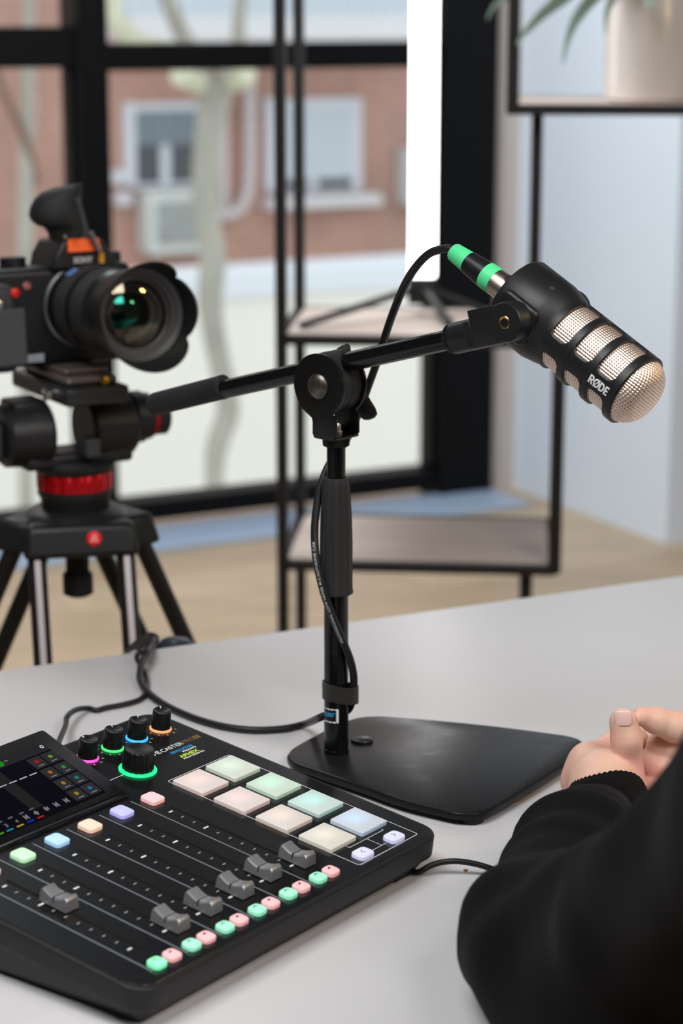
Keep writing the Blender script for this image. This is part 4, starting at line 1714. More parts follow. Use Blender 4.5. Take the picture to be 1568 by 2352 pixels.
ui('display', em('screen_ground', (0.30, 0.22, 0.75), 0.006), rects=[(-0.2880, -0.1350, 0.0055, 0.0695, 0.0005)], lv=1)
ui('status_bar', em('screen_bar', (0.6, 0.6, 0.7), 0.028), rects=[(-0.2880, -0.1350, 0.0602, 0.0695, 0.0003)])
ui('meter_field', em('screen_field', (0.6, 0.6, 0.65), 0.022), rects=[(-0.1955, -0.1850, 0.0160, 0.0585, 0.0003)])
tilec = [(-0.1540, 0.0534, (0.85, 0.02, 0.02)), (-0.1411, 0.0535, (0.35, 0.62, 0.05)), (-0.1543, 0.0403, (0.85, 0.28, 0.02)), (-0.1414, 0.0403, (0.08, 0.55, 0.07)), (-0.1547, 0.0270, (0.70, 0.42, 0.04)), (-0.1418, 0.0271, (0.01, 0.48, 0.38)), (-0.1550, 0.0141, (0.60, 0.52, 0.04)), (-0.1421, 0.0141, (0.02, 0.35, 0.70))]
lab = [('Cough', 0.0046), ('Intro', 0.0040), ('Music', 0.0046), ('Send all', 0.0060), ('Outro', 0.0040), ('Air', 0.0036), ('Duck', 0.0052), ('Reverb', 0.0050)]
tm = em('screen_tile', (0.6, 0.6, 0.68), 0.040)
for (x, y, c), (tx_, w) in zip(tilec, lab):
    t = ui('screen_tile', tm, rects=[(x - 0.0058, x + 0.0058, y - 0.0060, y + 0.0052, 0.0004)])
for i, (x, y, c) in enumerate(tilec):
    ui('tile_icon', em('icon_%d' % i, c, 0.42), polys=[[(x + 0.0019 * (1 if k % 2 else 0.72) * math.cos(R(22.5 + 45 * k / 2 * 1)), y + 0.0004 + 0.0019 * (1 if k % 2 else 0.72) * math.sin(R(22.5 + 45 * k / 2))) for k in range(16)]])
WT = em('screen_white', (0.85, 0.88, 0.95), 0.65)
WD = em('screen_grey', (0.7, 0.7, 0.75), 0.30)
ui('tile_text', WD, lv=3, rects=[(x - 0.0023 - 0.0004 * (i % 3), x + 0.0025, y - 0.0043, y - 0.0036, 0.0002) for i, (x, y, c) in enumerate(tilec)])
gear = []
for k in range(32):
    a = 2 * math.pi * k / 32
    q = 0.0017 if k % 4 < 2 else 0.0013
    gear.append((-0.1385 + q * math.cos(a), 0.0651 + q * math.sin(a)))
g = ui('settings_icon', WT, polys=[gear])
m = MB(SM)
m.slab(circle(0.0007, 16, (-0.1385, 0.0651)), DZ * 3, DZ * 5)
m.build('icon_hole', em('screen_hole', (0.2, 0.2, 0.3), 0.02), g, smooth=False)
ui('level_text', WT, lv=3, rects=[(x - 0.0034 + 0.0014 * k, x - 0.0024 + 0.0014 * k, 0.0444, 0.0452, 0.0002) for x in (-0.1662, -0.1756, -0.1851, -0.1946) for k in range(5)])
ui('record_icon', em('icon_rec', (0.05, 0.5, 0.03), 0.4), polys=[circle(0.0028, 24, (-0.1790, 0.0640))])
ui('clock_text', WD, lv=3, rects=[(-0.1745, -0.1725, 0.0644, 0.0652, 0.0002), (-0.1722, -0.1716, 0.0640, 0.0648, 0.0002)])
for x, c in ((-0.1954, (0.8, 0.03, 0.03)), (-0.2045, (0.02, 0.05, 0.9)), (-0.2140, (0.75, 0.60, 0.05)), (-0.2232, (0.02, 0.45, 0.70)), (-0.2317, (0.15, 0.55, 0.05)), (-0.2410, (0.7, 0.1, 0.4))):
    ui('channel_bar', em('bar_%d' % int(-x * 1e4), c, 0.5), lv=3, rects=[(x - 0.0030, x + 0.0030, 0.0072, 0.0083, 0.0003)])
ui('channel_number', WD, texts=[('3', -0.2236, 0.0106, 0.0046, 0.0022), ('4', -0.2142, 0.0106, 0.0046, 0.0022), ('2', -0.2326, 0.0106, 0.0046, 0.0022)])
ic = []
for x in (-0.2042, -0.1950, -0.1855, -0.1763, -0.1670):
    for k in range(4):
        hh = 0.0010 + 0.0007 * ((k * 7 + int(-x * 1e4)) % 3)
        ic.append((x - 0.0016 + 0.0009 * k, x - 0.0016 + 0.0009 * k + 0.0005, 0.0124 - hh, 0.0124 + hh, 0.0002))
ui('source_icon', WD, rects=ic, lv=3)
ui('level_tag', em('screen_dim', (0.7, 0.7, 0.75), 0.16), lv=3, rects=[(x - 0.002, x + 0.002, 0.0165, 0.0176, 0.0004) for x in (-0.2236, -0.2142, -0.2042, -0.1950, -0.2326)])

# ------------------------------------------------------------------ the other cables and loose bits on the table
cb = thing('power_cable', (-0.2, 1.7, 0.75), 'thin black cable leaving the back of the mixer and twisting round the microphone cable', 'cable')
pts = [PM @ Vector((-0.087, 0.2600, -0.010)), PM @ Vector((-0.087, 0.275, -0.012)), atz(150, 1668, 0.764), atz(155, 1645, 0.762), atz(176, 1630, 0.758), atz(203, 1627, 0.7535), atz(222, 1631, T0 - .0006), atz(246, 1625, T0 - .0006), atz(284, 1618, T0 - .0006), atz(318, 1608, T0 - .0006), atz(334, 1592, 0.7530), atz(337, 1565, 0.7535),
       atz(331, 1543, 0.756), atz(319, 1523, 0.759), atz(314, 1508, 0.761), atz(325, 1496, 0.763), aty(344, 1482, 1.880), aty(351, 1468, 1.895), aty(346, 1463, 1.91), aty(342, 1490, 1.925), aty(342, 1540, 1.93)]
m = MB()
m.tube(smooth_path(pts, 8), 0.0023, 14)
m.build('cable_jacket', CABLE, cb)
uc = thing('usb_cable', (0.07, 1.33, 0.75), 'thin black cable running from under the mixer front corner to the sleeve', 'cable')
pts = [atz(905, 2020, 0.7525), atz(940, 2003, 0.7522), atz(962, 2003, 0.7535), atz(985, 1990, 0.757), atz(1012, 1981, 0.759), atz(1045, 1978, 0.760), atz(1080, 1982, 0.759), atz(1112, 1990, 0.757), atz(1150, 2003, 0.754), atz(1220, 2030, 0.7525), atz(1300, 2060, 0.7525)]
m = MB()
m.tube(smooth_path(pts, 8), 0.0020, 14)
m.build('cable_jacket', CABLE, uc)
vt = MB()
for a, b, c in (((284, 1500, 1.835), (345, 1466, 1.866), 0.0),):
    a, b = aty(*a), aty(*b)
    d = (b - a).normalized()
    loops = []
    for t in (0, 0.3, 0.6, 0.85, 1.0):
        p = a.lerp(b, t) + CU * (0.0015 * math.sin(math.pi * t))
        hw = 0.0012 + 0.0046 * min(1, t * 1.8)
        loops.append([p + CU * hw, p + CU * hw + NA * 0.0012, p - CU * hw + NA * 0.0012, p - CU * hw])
    vt.loft(loops)
    k = b + Vector((0, 0.004, -0.002))
    ringp = [k + (Vector((1, 0, 0)) * math.cos(q) + Vector((0, 0.8, 0.5)) * math.sin(q)) * 0.0068 for q in [2 * math.pi * i / 24 for i in range(25)]]
    vt.tube(ringp, 0.0014, 8)
tag(vt.build('cable_tie', STRAPM), 'black hook-and-loop tie around the knot of cables at the far table edge', 'cable tie')
q = aty(402, 1474, 1.90)
cp = thing('rounded_cap', (q.x, q.y, 0.72), 'dark blue-grey domed cap at the far table edge behind the cable knot', 'cap')
m = MB(Matrix.Translation((q.x, q.y, q.z - 0.012)))
m.lathe([(0, -0.02), (0.0185, -0.02), (0.0195, 0.0), (0.0185, 0.008), (0.013, 0.0135), (0.0, 0.0155)], 32)
m.build('dome', mat('dark_blue_grey_plastic', (0.022, 0.03, 0.042), 0.35), cp)
q = atz(1068, 2000, 0.7504)
m = MB(Matrix.Translation(q))
m.sphere((0, 0, 0.0006), 0.0011, 10, 6, s=(1.3, 0.8, 0.7))
m.sphere((0.0012, 0.0006, 0.0004), 0.0007, 8, 6)
tag(m.build('crumb', mat('orange_crumb', lin(205, 150, 90), 0.9)), 'tiny orange crumb on the table beside the thin cable', 'crumb')

# ------------------------------------------------------------------ video camera on the tripod
FC = aty(336, 726, 1.975)
a30, tl = R(30), R(3.0)
LX = Vector((math.cos(a30), math.sin(a30), 0))
LD = Vector((math.sin(a30) * math.cos(tl), -math.cos(a30) * math.cos(tl), math.sin(tl)))
LZ = LX.cross(-LD)
CMt = frame(FC, LX, -LD, LZ)                             # x across, y back into the camera, z up
base = CMt @ Vector((-0.01, 0.17, -0.058))
camera = thing('video_camera', base, 'black mirrorless video camera with a petal lens hood on the fluid head', 'camera')
CB = mat('black_camera_body', (0.007, 0.007, 0.0075), 0.45, bump=0.1, bump_scale=1500)
CR = mat('black_lens_barrel', (0.012, 0.012, 0.014), 0.35)
CG = mat('dark_grey_grip', (0.03, 0.03, 0.032), 0.6)


def cbox(name, x, y, z, mtl=CB, bev=0.004, par=camera, M=CMt):
    m = MB(M)
    m.box(((x[0] + x[1]) / 2, (y[0] + y[1]) / 2, (z[0] + z[1]) / 2), (x[1] - x[0], y[1] - y[0], z[1] - z[0]))
    return m.build(name, mtl, par, bevel=bev, bseg=3)


body = cbox('body', (-0.098, 0.055), (0.150, 0.208), (-0.057, 0.040), bev=0.007)
cbox('hand_grip', (-0.116, -0.080), (0.118, 0.200), (-0.057, 0.028), CG, 0.009)
cbox('battery_door', (-0.118, -0.075), (0.112, 0.118), (-0.050, 0.005), mat('grey_side_panel', (0.05, 0.05, 0.052), 0.5), 0.002)
# viewfinder hump
m = MB(CMt)
hump = [(-0.034, 0.036), (-0.030, 0.052), (-0.021, 0.066), (0.021, 0.066), (0.030, 0.052), (0.036, 0.036)]
m.loft([[(x, y, z) for x, z in hump] for y in (0.140, 0.205)])
hp = m.build('viewfinder_hump', CB, camera, bevel=0.004, bseg=3)
m = MB(CMt)
m.slab([(-0.018, 0.0), (0.018, 0.0), (0.016, 0.013), (-0.016, 0.013)], 0, 0.002, 0.0005, 1, M=frame((0, 0.1385, 0.0535), (1, 0, 0), (0, 0.25, 0.97), (0, -0.97, 0.25)))
m.build('orange_plate', mat('orange_plate', (0.78, 0.10, 0.008), 0.4), camera)
m = MB(CMt)
m.text('SONY', 0.0075, frame((-0.0115, 0.1392, 0.0432), (1, 0, 0), (0, 0, 1), (0, -1, 0)), 0.0003, 0.0002, width=0.020)
m.build('maker_lettering', mat('silver_print', (0.5, 0.5, 0.5), 0.4), camera, smooth=False)
cbox('amber_badge', (0.0155, 0.0205), (0.1380, 0.1405), (0.0415, 0.0515), mat('amber_badge', (0.65, 0.30, 0.01), 0.4), 0.0005)
cbox('hot_shoe', (-0.012, 0.012), (0.160, 0.185), (0.066, 0.0695), mat('brushed_shoe', (0.4, 0.38, 0.36), 0.35, 0.9), 0.0006)
for x, z, r, h, mt in ((-0.060, 0.040, 0.013, 0.010, CB), (-0.088, 0.040, 0.011, 0.007, mat('tan_dial', (0.20, 0.16, 0.13), 0.4, 0.6)), (0.043, 0.040, 0.012, 0.010, CB)):
    m = MB(CMt)
    m.lathe([(r, 0), (r, h - 0.001), (r - 0.001, h), (0, h)], 28, M=Matrix.Translation((x, 0.178, z)))
    m.build('dial', mt, camera)
for x, z, r, mt in ((-0.083, 0.020, 0.0045, mat('red_button', (0.55, 0.01, 0.01), 0.35)), (-0.058, 0.023, 0.004, mat('pink_button', (0.30, 0.10, 0.10), 0.35)), (-0.100, 0.010, 0.005, STEEL)):
    m = MB(CMt)
    m.lathe([(r, 0), (r, 0.002), (r * 0.7, 0.003), (0, 0.003)], 20, M=Matrix.Translation((x, 0.150 if x > -0.08 else 0.118, z)) @ Matrix.Rotation(R(90), 4, 'X'))
    m.build('button', mt, camera)
cbox('silver_badge', (-0.068, -0.044), (0.1478, 0.1502), (-0.052, -0.044), mat('silver_badge', (0.42, 0.47, 0.52), 0.35), 0.0006)
m = MB(CMt)
m.tube([(0.0 + 0.040 * math.cos(q), 0.148, 0.040 * math.sin(q)) for q in [2 * math.pi * i / 48 for i in range(49)]], 0.0022, 8)
m.build('mount_ring', mat('grey_mount_ring', (0.20, 0.20, 0.20), 0.35, 0.8), camera)
# lens
RB = CMt @ Matrix.Rotation(R(-90), 4, 'X')               # z of RB runs back along the lens
m = MB(CMt @ frame((0, 0, 0), (1, 0, 0), (0, 0, -1), (0, 1, 0)))
m.lathe([(0.0365, 0.150), (0.0365, 0.135), (0.0385, 0.132), (0.0390, 0.095), (0.0375, 0.093), (0.0375, 0.090), (0.0400, 0.088), (0.0405, 0.055), (0.0390, 0.053), (0.0385, 0.030)], 64, cap0=False, cap1=False)
lens = m.build('lens_barrel', CR, camera)
LMt = CMt @ frame((0, 0, 0), (1, 0, 0), (0, 0, -1), (0, 1, 0))
m = MB(LMt)
for z0 in (0.060, 0.100):
    for k in range(8):
        m.lathe([(0.0405, z0 + 0.0034 * k), (0.0414, z0 + 0.0034 * k + 0.0006), (0.0414, z0 + 0.0034 * k + 0.0018), (0.0405, z0 + 0.0034 * k + 0.0024)], 64, cap0=False, cap1=False)
m.build('focus_ring', RUBBER, lens)
m = MB(CMt)
bd_ = frame((-0.020, 0.124, 0.0345), (0.86, 0, 0.5), (0, 1, 0), (-0.5, 0, 0.86))
m.slab(rrect(-0.006, 0.006, -0.006, 0.006, 0.002), -0.001, 0.0022, 0.0005, 1, M=bd_)
m.build('blue_badge', mat('blue_badge', (0.12, 0.22, 0.5), 0.35), lens)
# petal hood
n = 128


def petal(th):
    c = abs(math.cos(th + R(8)))            # long lobes above and below, short ones at the sides
    s = abs(math.sin(th + R(8)))
    up = max(0, (s - 0.62) / 0.38) ** 0.55
    sd_ = max(0, (c - 0.80) / 0.20) ** 0.6
    return 0.0010 + 0.022 * up + 0.0115 * sd_


m = MB(LMt)
loops = []
for r, base_z, flare in ((0.0395, 0.046, 0), (0.0425, 0.030, 0), (0.0455, 0.010, 0), (0.0475, None, 0), (0.0462, None, 1), (0.0440, 0.010, 1), (0.0405, 0.030, 1), (0.0385, 0.046, 1)):
    L = []
    for i in range(n):
        th = 2 * math.pi * i / n
        z = base_z if base_z is not None else -petal(th) + 0.004
        rr = r + (0.0035 * petal(th) / 0.02 if base_z is None else 0)
        L.append((rr * math.cos(th), rr * math.sin(th), z))
    loops.append(L)
loops.append(loops[0])
m.loft(loops, False, False)
m.build('lens_hood', mat('black_lens_hood', (0.008, 0.008, 0.009), 0.45), lens)
m = MB(LMt)
m.lathe([(0.0436, 0.013), (0.0385, 0.016), (0.0380, 0.018), (0.0345, 0.0185), (0.0340, 0.022), (0.0300, 0.0245), (0.0295, 0.028), (0.0250, 0.0295), (0.0245, 0.033), (0.0205, 0.035), (0.0200, 0.038)], 64, cap0=False, cap1=False)
m.build('front_baffle', mat('dark_baffle', (0.05, 0.048, 0.047), 0.4), lens)
GLM = mat('coated_lens_glass', (0.0015, 0.002, 0.003), 0.03, spec=0.9)
m = MB(LMt)
m.lathe([(0.0, 0.0185)] + [(0.112 * math.sin(R(q)), 0.0185 + 0.112 * (1 - math.cos(R(q)))) for q in [1.25 * t_ for t_ in range(1, 15)]], 56, cap0=False, cap1=False)
# a clear front element: faint mirror over a dark interior
fm = bpy.data.materials.new('front_element_glass')
fm.use_nodes = True
nt = fm.node_tree
nt.nodes.remove(nt.nodes['Principled BSDF'])
tr, gl, fr, mx = nt.nodes.new('ShaderNodeBsdfTransparent'), nt.nodes.new('ShaderNodeBsdfGlossy'), nt.nodes.new('ShaderNodeFresnel'), nt.nodes.new('ShaderNodeMixShader')
gl.inputs['Roughness'].default_value = 0.03
gl.inputs['Color'].default_value = (1.0, 0.85, 0.6, 1)
fr.inputs['IOR'].default_value = 1.8
nt.links.new(fr.outputs[0], mx.inputs[0])
nt.links.new(tr.outputs[0], mx.inputs[1])
nt.links.new(gl.outputs[0], mx.inputs[2])
nt.links.new(mx.outputs[0], nt.nodes['Material Output'].inputs['Surface'])
m.build('front_element', fm, lens)
m = MB(LMt)
m.lathe([(0.0, 0.0365)] + [(0.0200 * q / 8, 0.0365 + 0.0040 * (q / 8) ** 2) for q in range(1, 9)], 48, cap0=False, cap1=False)
inner = m.build('inner_element', mat('green_coated_glass', (0.001, 0.004, 0.004), 0.06, spec=1.0), lens)
inner.data.materials[0].node_tree.nodes['Principled BSDF'].inputs['Specular Tint'].default_value = (0.1, 1.0, 0.75, 1)
# rubber eyepiece hood standing above the hump
m = MB()
ey = 2.13
loops = []
for y, xa, xb in ((560, 116, 204), (535, 110, 199), (521, 100, 196), (515, 82, 194), (506, 71, 192), (492, 66, 190), (475, 69, 187), (457, 78, 186), (442, 94, 187), (432, 120, 189), (426, 150, 189), (423, 172, 187)):
    c_ = aty((xa + xb) / 2, y, ey)
    k_ = (c_ - CAM).dot(FW) / FPX
    rw = (xb - xa) / 2 * k_
    rd = max(0.008, min(0.026, rw * 0.95)) * (1.0 if y > 430 else 0.7)
    loops.append([c_ + Vector((rw * math.cos(q), rd * math.sin(q), 0)) for q in [2 * math.pi * i / 40 for i in range(40)]])
m.loft(loops)
m.build('eyepiece_hood', RUBBER, camera)
m = MB()
m.tube(smooth_path([aty(x, y, 2.075) for x, y in ((176, 455), (184, 480), (192, 510), (199, 540))]), 0.0030, 10)
m.build('hood_cord', CG, camera)
cbox('grey_lever', (0.030, 0.034), (0.130, 0.150), (0.044, 0.066), mat('grey_lever', (0.12, 0.12, 0.13), 0.4), 0.001, M=CMt @ Matrix.Rotation(R(-22), 4, 'Y'))

# ------------------------------------------------------------------ tripod with fluid head
TY = 2.10
tcx = aty(172, 1100, TY)
tri = thing('tripod', (tcx.x, tcx.y, 0), 'black twin-tube video tripod with a red-ringed fluid head', 'tripod')
TB = mat('black_tripod_casting', (0.009, 0.009, 0.0095), 0.42, bump=0.06, bump_scale=900)
TRED = mat('anodised_red', (0.42, 0.004, 0.008), 0.30, 0.55)
zt_ = lambda py: aty(172, py, TY).z
HM = frame(Vector((tcx.x, tcx.y, 0)), LX, Vector((-LD.x, -LD.y, 0)).normalized(), UP)


def hbox(name, x, y, z, mtl=TB, bev=0.003, M=HM):
    return cbox(name, x, y, z, mtl, bev, tri, M)


pz0, pz1 = zt_(905), zt_(866)
hbox('sliding_plate', (-0.035, 0.031), (-0.070, 0.075), (pz0, pz1), mat('dark_grey_plate', (0.022, 0.022, 0.022), 0.35), 0.003)
hbox('quick_release_plate', (-0.028, 0.026), (-0.055, 0.060), (pz1, zt_(846)), mat('bronze_grey_plate', (0.16, 0.13, 0.115), 0.4, 0.5), 0.004)
hbox('camera_cushion', (-0.024, 0.022), (-0.040, 0.055), (zt_(846), base.z + 0.003), mat('bronze_grey_plate', (0.16, 0.13, 0.115), 0.4, 0.5), 0.003)
m = MB(HM)
m.lathe([(0.004, 0), (0.004, 0.004), (0, 0.005)], 16, M=Matrix.Translation((0.010, -0.056, pz1 + 0.004)) @ Matrix.Rotation(R(90), 4, 'X'))
m.build('brass_pin', mat('brass_pin', (0.6, 0.38, 0.05), 0.3, 0.9), tri)
m = MB(HM)
m.lathe([(0.006, 0), (0.006, 0.006), (0, 0.007)], 16, M=Matrix.Translation((-0.036, -0.03, pz0 + 0.008)) @ Matrix.Rotation(R(-90), 4, 'Y'))
m.build('plate_lock', STEEL, tri)
zc = zt_(985)
for x0, x1, r0, r1 in ((-0.078, -0.030, 0.0315, 0.0345), (0.010, 0.062, 0.0335, 0.0310)):
    m = MB(HM)
    m.lathe([(0, x0), (r0 - 0.004, x0), (r0, x0 + 0.004), (r1, x1 - 0.004), (r1 - 0.004, x1), (0, x1)], 48, M=Matrix.Translation((0, 0, zc)) @ Matrix.Rotation(R(90), 4, 'Y'))
    m.build('tilt_drum', TB, tri)
for x, mtl, r, w in ((0.062, TB, 0.0265, 0.012), (0.074, TB, 0.0240, 0.008), (0.082, TRED, 0.0215, 0.005), (0.087, RUBBER, 0.0205, 0.013)):
    m = MB(HM)
    m.lathe([(0, 0), (r, 0), (r, w - 0.001), (r - 0.0015, w), (0, w)], 40, M=Matrix.Translation((x, 0, zc + 0.006)) @ Matrix.Rotation(R(90), 4, 'Y'))
    m.build('drag_ring' if mtl is TRED else 'drag_knob', mtl, tri)
hbox('left_cheek', (-0.070, -0.034), (-0.020, 0.020), (zc, pz0), TB, 0.004)
hbox('right_cheek', (0.012, 0.052), (-0.020, 0.020), (zc, pz0), TB, 0.004)
hbox('cradle', (-0.060, 0.055), (-0.024, 0.024), (zt_(1062), zt_(1028)), TB, 0.005)
hbox('pan_lock', (-0.006, 0.010), (-0.046, -0.020), (zt_(1035), zt_(992)), CG, 0.003)
hbox('side_lever', (-0.092, -0.078), (-0.012, 0.012), (zt_(1035), zt_(955)), CG, 0.004)
TM = Matrix.Translation((tcx.x, tcx.y, 0))
m = MB(TM)
m.lathe([(0, zt_(1078)), (0.039, zt_(1078)), (0.041, zt_(1072)), (0.041, zt_(1060)), (0.036, zt_(1050)), (0, zt_(1050))], 56)
m.build('pan_base', TB, tri)
m = MB(TM)
loops = []
for z, dr in ((zt_(1119), 0.0012), (zt_(1117), 0), (zt_(1078), 0), (zt_(1075), 0.0012)):
    loops.append([((0.0383 - dr - (0.0012 if (i // 3) % 2 else 0)) * math.cos(2 * math.pi * i / 108), (0.0383 - dr - (0.0012 if (i // 3) % 2 else 0)) * math.sin(2 * math.pi * i / 108), z) for i in range(108)])
m.loft(loops)
m.build('red_collar', TRED, tri)
m = MB(TM)
m.lathe([(0.030, zt_(1195)), (0.034, zt_(1168)), (0.0355, zt_(1140)), (0.038, zt_(1128)), (0.0375, zt_(1118))], 48)
m.build('bowl', TB, tri)
m = MB(TM)
m.lathe([(0.030, zt_(1262)), (0.052, zt_(1250)), (0.060, zt_(1215)), (0.056, zt_(1185)), (0.044, zt_(1165)), (0.030, zt_(1160))], 48)
m.build('crown', TB, tri)
m = MB(TM)
m.lathe([(0.012, zt_(1262)), (0.012, zt_(1310)), (0.0155, zt_(1318)), (0.0155, zt_(1362)), (0.010, zt_(1368)), (0, zt_(1368))], 12)
m.build('bowl_clamp', RUBBER, tri)
HIGHLIGHTM = mat('painted_leg_highlight', (0.30, 0.27, 0.275), 0.4, 0.5)  # pale tone painted for the light reflected off the glossy leg tubes
for k, deg in enumerate((-78, 42, 162)):
    q = R(deg)
    dv = Vector((math.cos(q), math.sin(q), 0))
    sv = Vector((-dv.y, dv.x, 0))
    M = frame(Vector((tcx.x, tcx.y, 0)), sv, dv, UP)
    ztop_, zbot_ = zt_(1166), zt_(1246)
    m = MB(M)
    m.loft([[(-0.058, 0.030, zbot_ - 0.002), (0.058, 0.030, zbot_ - 0.002), (0.058, 0.066, zbot_), (-0.058, 0.066, zbot_)], [(-0.052, 0.026, ztop_ - 0.006), (0.052, 0.026, ztop_ - 0.006), (0.052, 0.058, ztop_ - 0.004), (-0.052, 0.058, ztop_ - 0.004)]])
    br = m.build('leg_bracket', TB, tri, bevel=0.006, bseg=3)
    if k == 0:
        zb_ = zt_(1205)
        m = MB(M)
        m.lathe([(0.0072, 0), (0.0072, 0.0010), (0.0066, 0.0014), (0, 0.0014)], 32, M=frame((-0.004 + 0.016, 0.0618, zb_), (-1, 0, 0), (0, -0.1, 0.99), (0, 0.99, 0.1)))
        bdg = m.build('round_badge', mat('bright_red_badge', (0.75, 0.01, 0.015), 0.4), tri)
        m = MB(M)
        for sx2 in (-1, 1):
            m.bar((0.012 + sx2 * 0.0008, 0.0637, zb_ + 0.004), (0.012 + sx2 * 0.0032, 0.0633, zb_ - 0.0036), 0.0013, 0.0006, up=(0, 1, 0))
        m.bar((0.012, 0.0638, zb_ + 0.0014), (0.012, 0.0634, zb_ - 0.003), 0.0014, 0.0006, up=(0, 1, 0))
        m.build('badge_emblem', mat('pale_emblem', (0.8, 0.45, 0.45), 0.5), bdg, smooth=False)
    for sx2 in (-1, 1):
        out = 0.36
        t0 = M @ Vector((sx2 * 0.044, 0.046, zbot_ + 0.006))
        t1 = M @ Vector((sx2 * 0.044, 0.046 + out, 0.03))
        m = MB()
        m.tube([t0, t1], 0.0092, 18)
        lg = m.build('leg_tube', TB, tri)
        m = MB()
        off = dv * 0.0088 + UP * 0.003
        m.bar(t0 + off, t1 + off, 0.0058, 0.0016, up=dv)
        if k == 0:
            m.build('leg_highlight', HIGHLIGHTM, lg, smooth=False)
    m = MB(M)
    m.box((0, 0.046 + 0.36, 0.016), (0.11, 0.04, 0.032))
    m.build('foot', RUBBER, tri, bevel=0.008, bseg=3)

# ------------------------------------------------------------------ open shelf unit
SY = 3.40
SX = Vector((math.cos(R(-5)), math.sin(R(-5)), 0))
SD = Vector((math.sin(R(5)), math.cos(R(5)), 0))
SO = aty(650, 1303, SY)
SO.z = 0


def shx(px, py, depth=0.0):
    """distance along the shelf front for a pixel seen at that depth"""
    r = ray(px, py)
    P = CAM + r * ((SO + SD * depth - CAM).dot(SD) / r.dot(SD))
    return (P - SO).dot(SX), P.z


zL = shx(960, 1303)[1]
zM = shx(760, 781)[1]
zU = shx(1350, 252)[1]
DEP = 0.33
xR = shx(1275, 1200)[0]
xP = shx(1231, 420)[0]
xU = shx(1178, 120)[0]
xF = shx(1207, 1345)[0]
xB = shx(689, 900, DEP)[0]
shelf = thing('shelf_unit', (SO.x, SO.y, 0), 'black metal open shelf unit with staggered grey wood shelves before the window', 'shelf')
SMt = frame(SO, SX, SD, UP)
T = 0.021
BOARD = wood_mat('grey_oak_board', lin(196, 178, 167), lin(186, 169, 158), 0.6, 3.0, R(5), 0, 14, 0.5)


def post(x, y, z0, z1, t=T):
    m = MB(SMt)
    m.box((x, y, (z0 + z1) / 2), (t, t, z1 - z0))
    m.build('post', SHELF_BLACK, shelf, smooth=False, bevel=0.002)


def rail(a, b, t=T):
    m = MB(SMt)
    m.bar(a, b, t, t * 0.9)
    m.build('rail', SHELF_BLACK, shelf, smooth=False, bevel=0.002)


def board(x0, x1, z):
    m = MB(SMt)
    m.box(((x0 + x1) / 2, DEP / 2, z + 0.001), (x1 - x0 - T, DEP - T, 0.014))
    m.build('shelf_board', BOARD, shelf, smooth=False, bevel=0.001)


ZS = 2.05
xU2 = xU + (xR + 0.0)
post(0, 0, 0, ZS, 0.0185)
post(xB, DEP, 0, ZS, 0.0185)
for z, x0, x1 in ((zL, 0, xR), (zM, 0, xR), (zU, xU, xU2), (zU + 0.45, xU, xU2), (ZS - 0.1, 0, xR)):
    xb0 = xB if x0 == 0 else x0
    rail((x0, 0, z), (x1, 0, z), 0.0185)
    rail((xb0, DEP, z), (x1, DEP, z), 0.0185)
    rail((x0, 0, z), (xb0, DEP, z), 0.0185)
    rail((x1, 0, z), (x1, DEP, z), 0.0185)
    if z < ZS - 0.2:
        board(min(x0, xb0), x1, z)
post(xR, 0, zL, zM)
post(xP, DEP * 0.25, zM, zU, 0.0185)
for x in (xU, xU2):
    post(x, 0, zU, zU + 0.45, 0.0185)
    post(x, DEP, zU, zU + 0.45, 0.0185)
post(xF, 0.05, 0, zL)
post(xF, DEP - 0.05, 0, zL)
post(xU2 - 0.05, DEP / 2, 0, zU)

# ------------------------------------------------------------------ LED tube light on its small stand
LY = DEP * 0.72
lx = shx(970, 640, LY)[0]
zfoot = zM + 0.008
zb0 = shx(970, 690, LY)[1]
zb1 = shx(970, 636, LY)[1]
Lb = SMt @ Vector((lx, LY, zfoot))
tubel = thing('tube_light', Lb, 'bright white light tube upright on a small black tripod on the middle shelf', 'light')
M0 = Matrix.Translation(Lb)
HL = zb1 - Lb.z
m = MB(M0)
m.slab(rrect(-0.0225, 0.0225, -0.016, 0.016, 0.006), HL, HL + 0.95, 0.004, 2)
m.build('light_tube', mat('glowing_tube', (0.8, 0.8, 0.8), 0.4, emit=(1.0, 0.99, 1.0), emit_s=5.0), tubel)
m = MB(M0)
m.slab(rrect(-0.0245, 0.0245, -0.018, 0.018, 0.006), HL - 0.045, HL, 0.003, 2)
m.lathe([(0.012, 0.03), (0.012, HL - 0.04)], 20)
m.box((0, 0, 0.045), (0.03, 0.026, 0.03))
m.build('base_clamp', SHELF_BLACK, tubel)
for px_, py_, dep in ((690, 748, 0.06), (1118, 712, 0.24), (1035, 742, 0.09)):
    x, z = shx(px_, py_, dep)
    e = SMt @ Vector((x, dep, zfoot + 0.006))
    m = MB()
    m.bar(Lb + Vector((0, 0, 0.05)), e, 0.014, 0.010)
    m.build('leg', SHELF_BLACK, tubel, smooth=False, bevel=0.002)

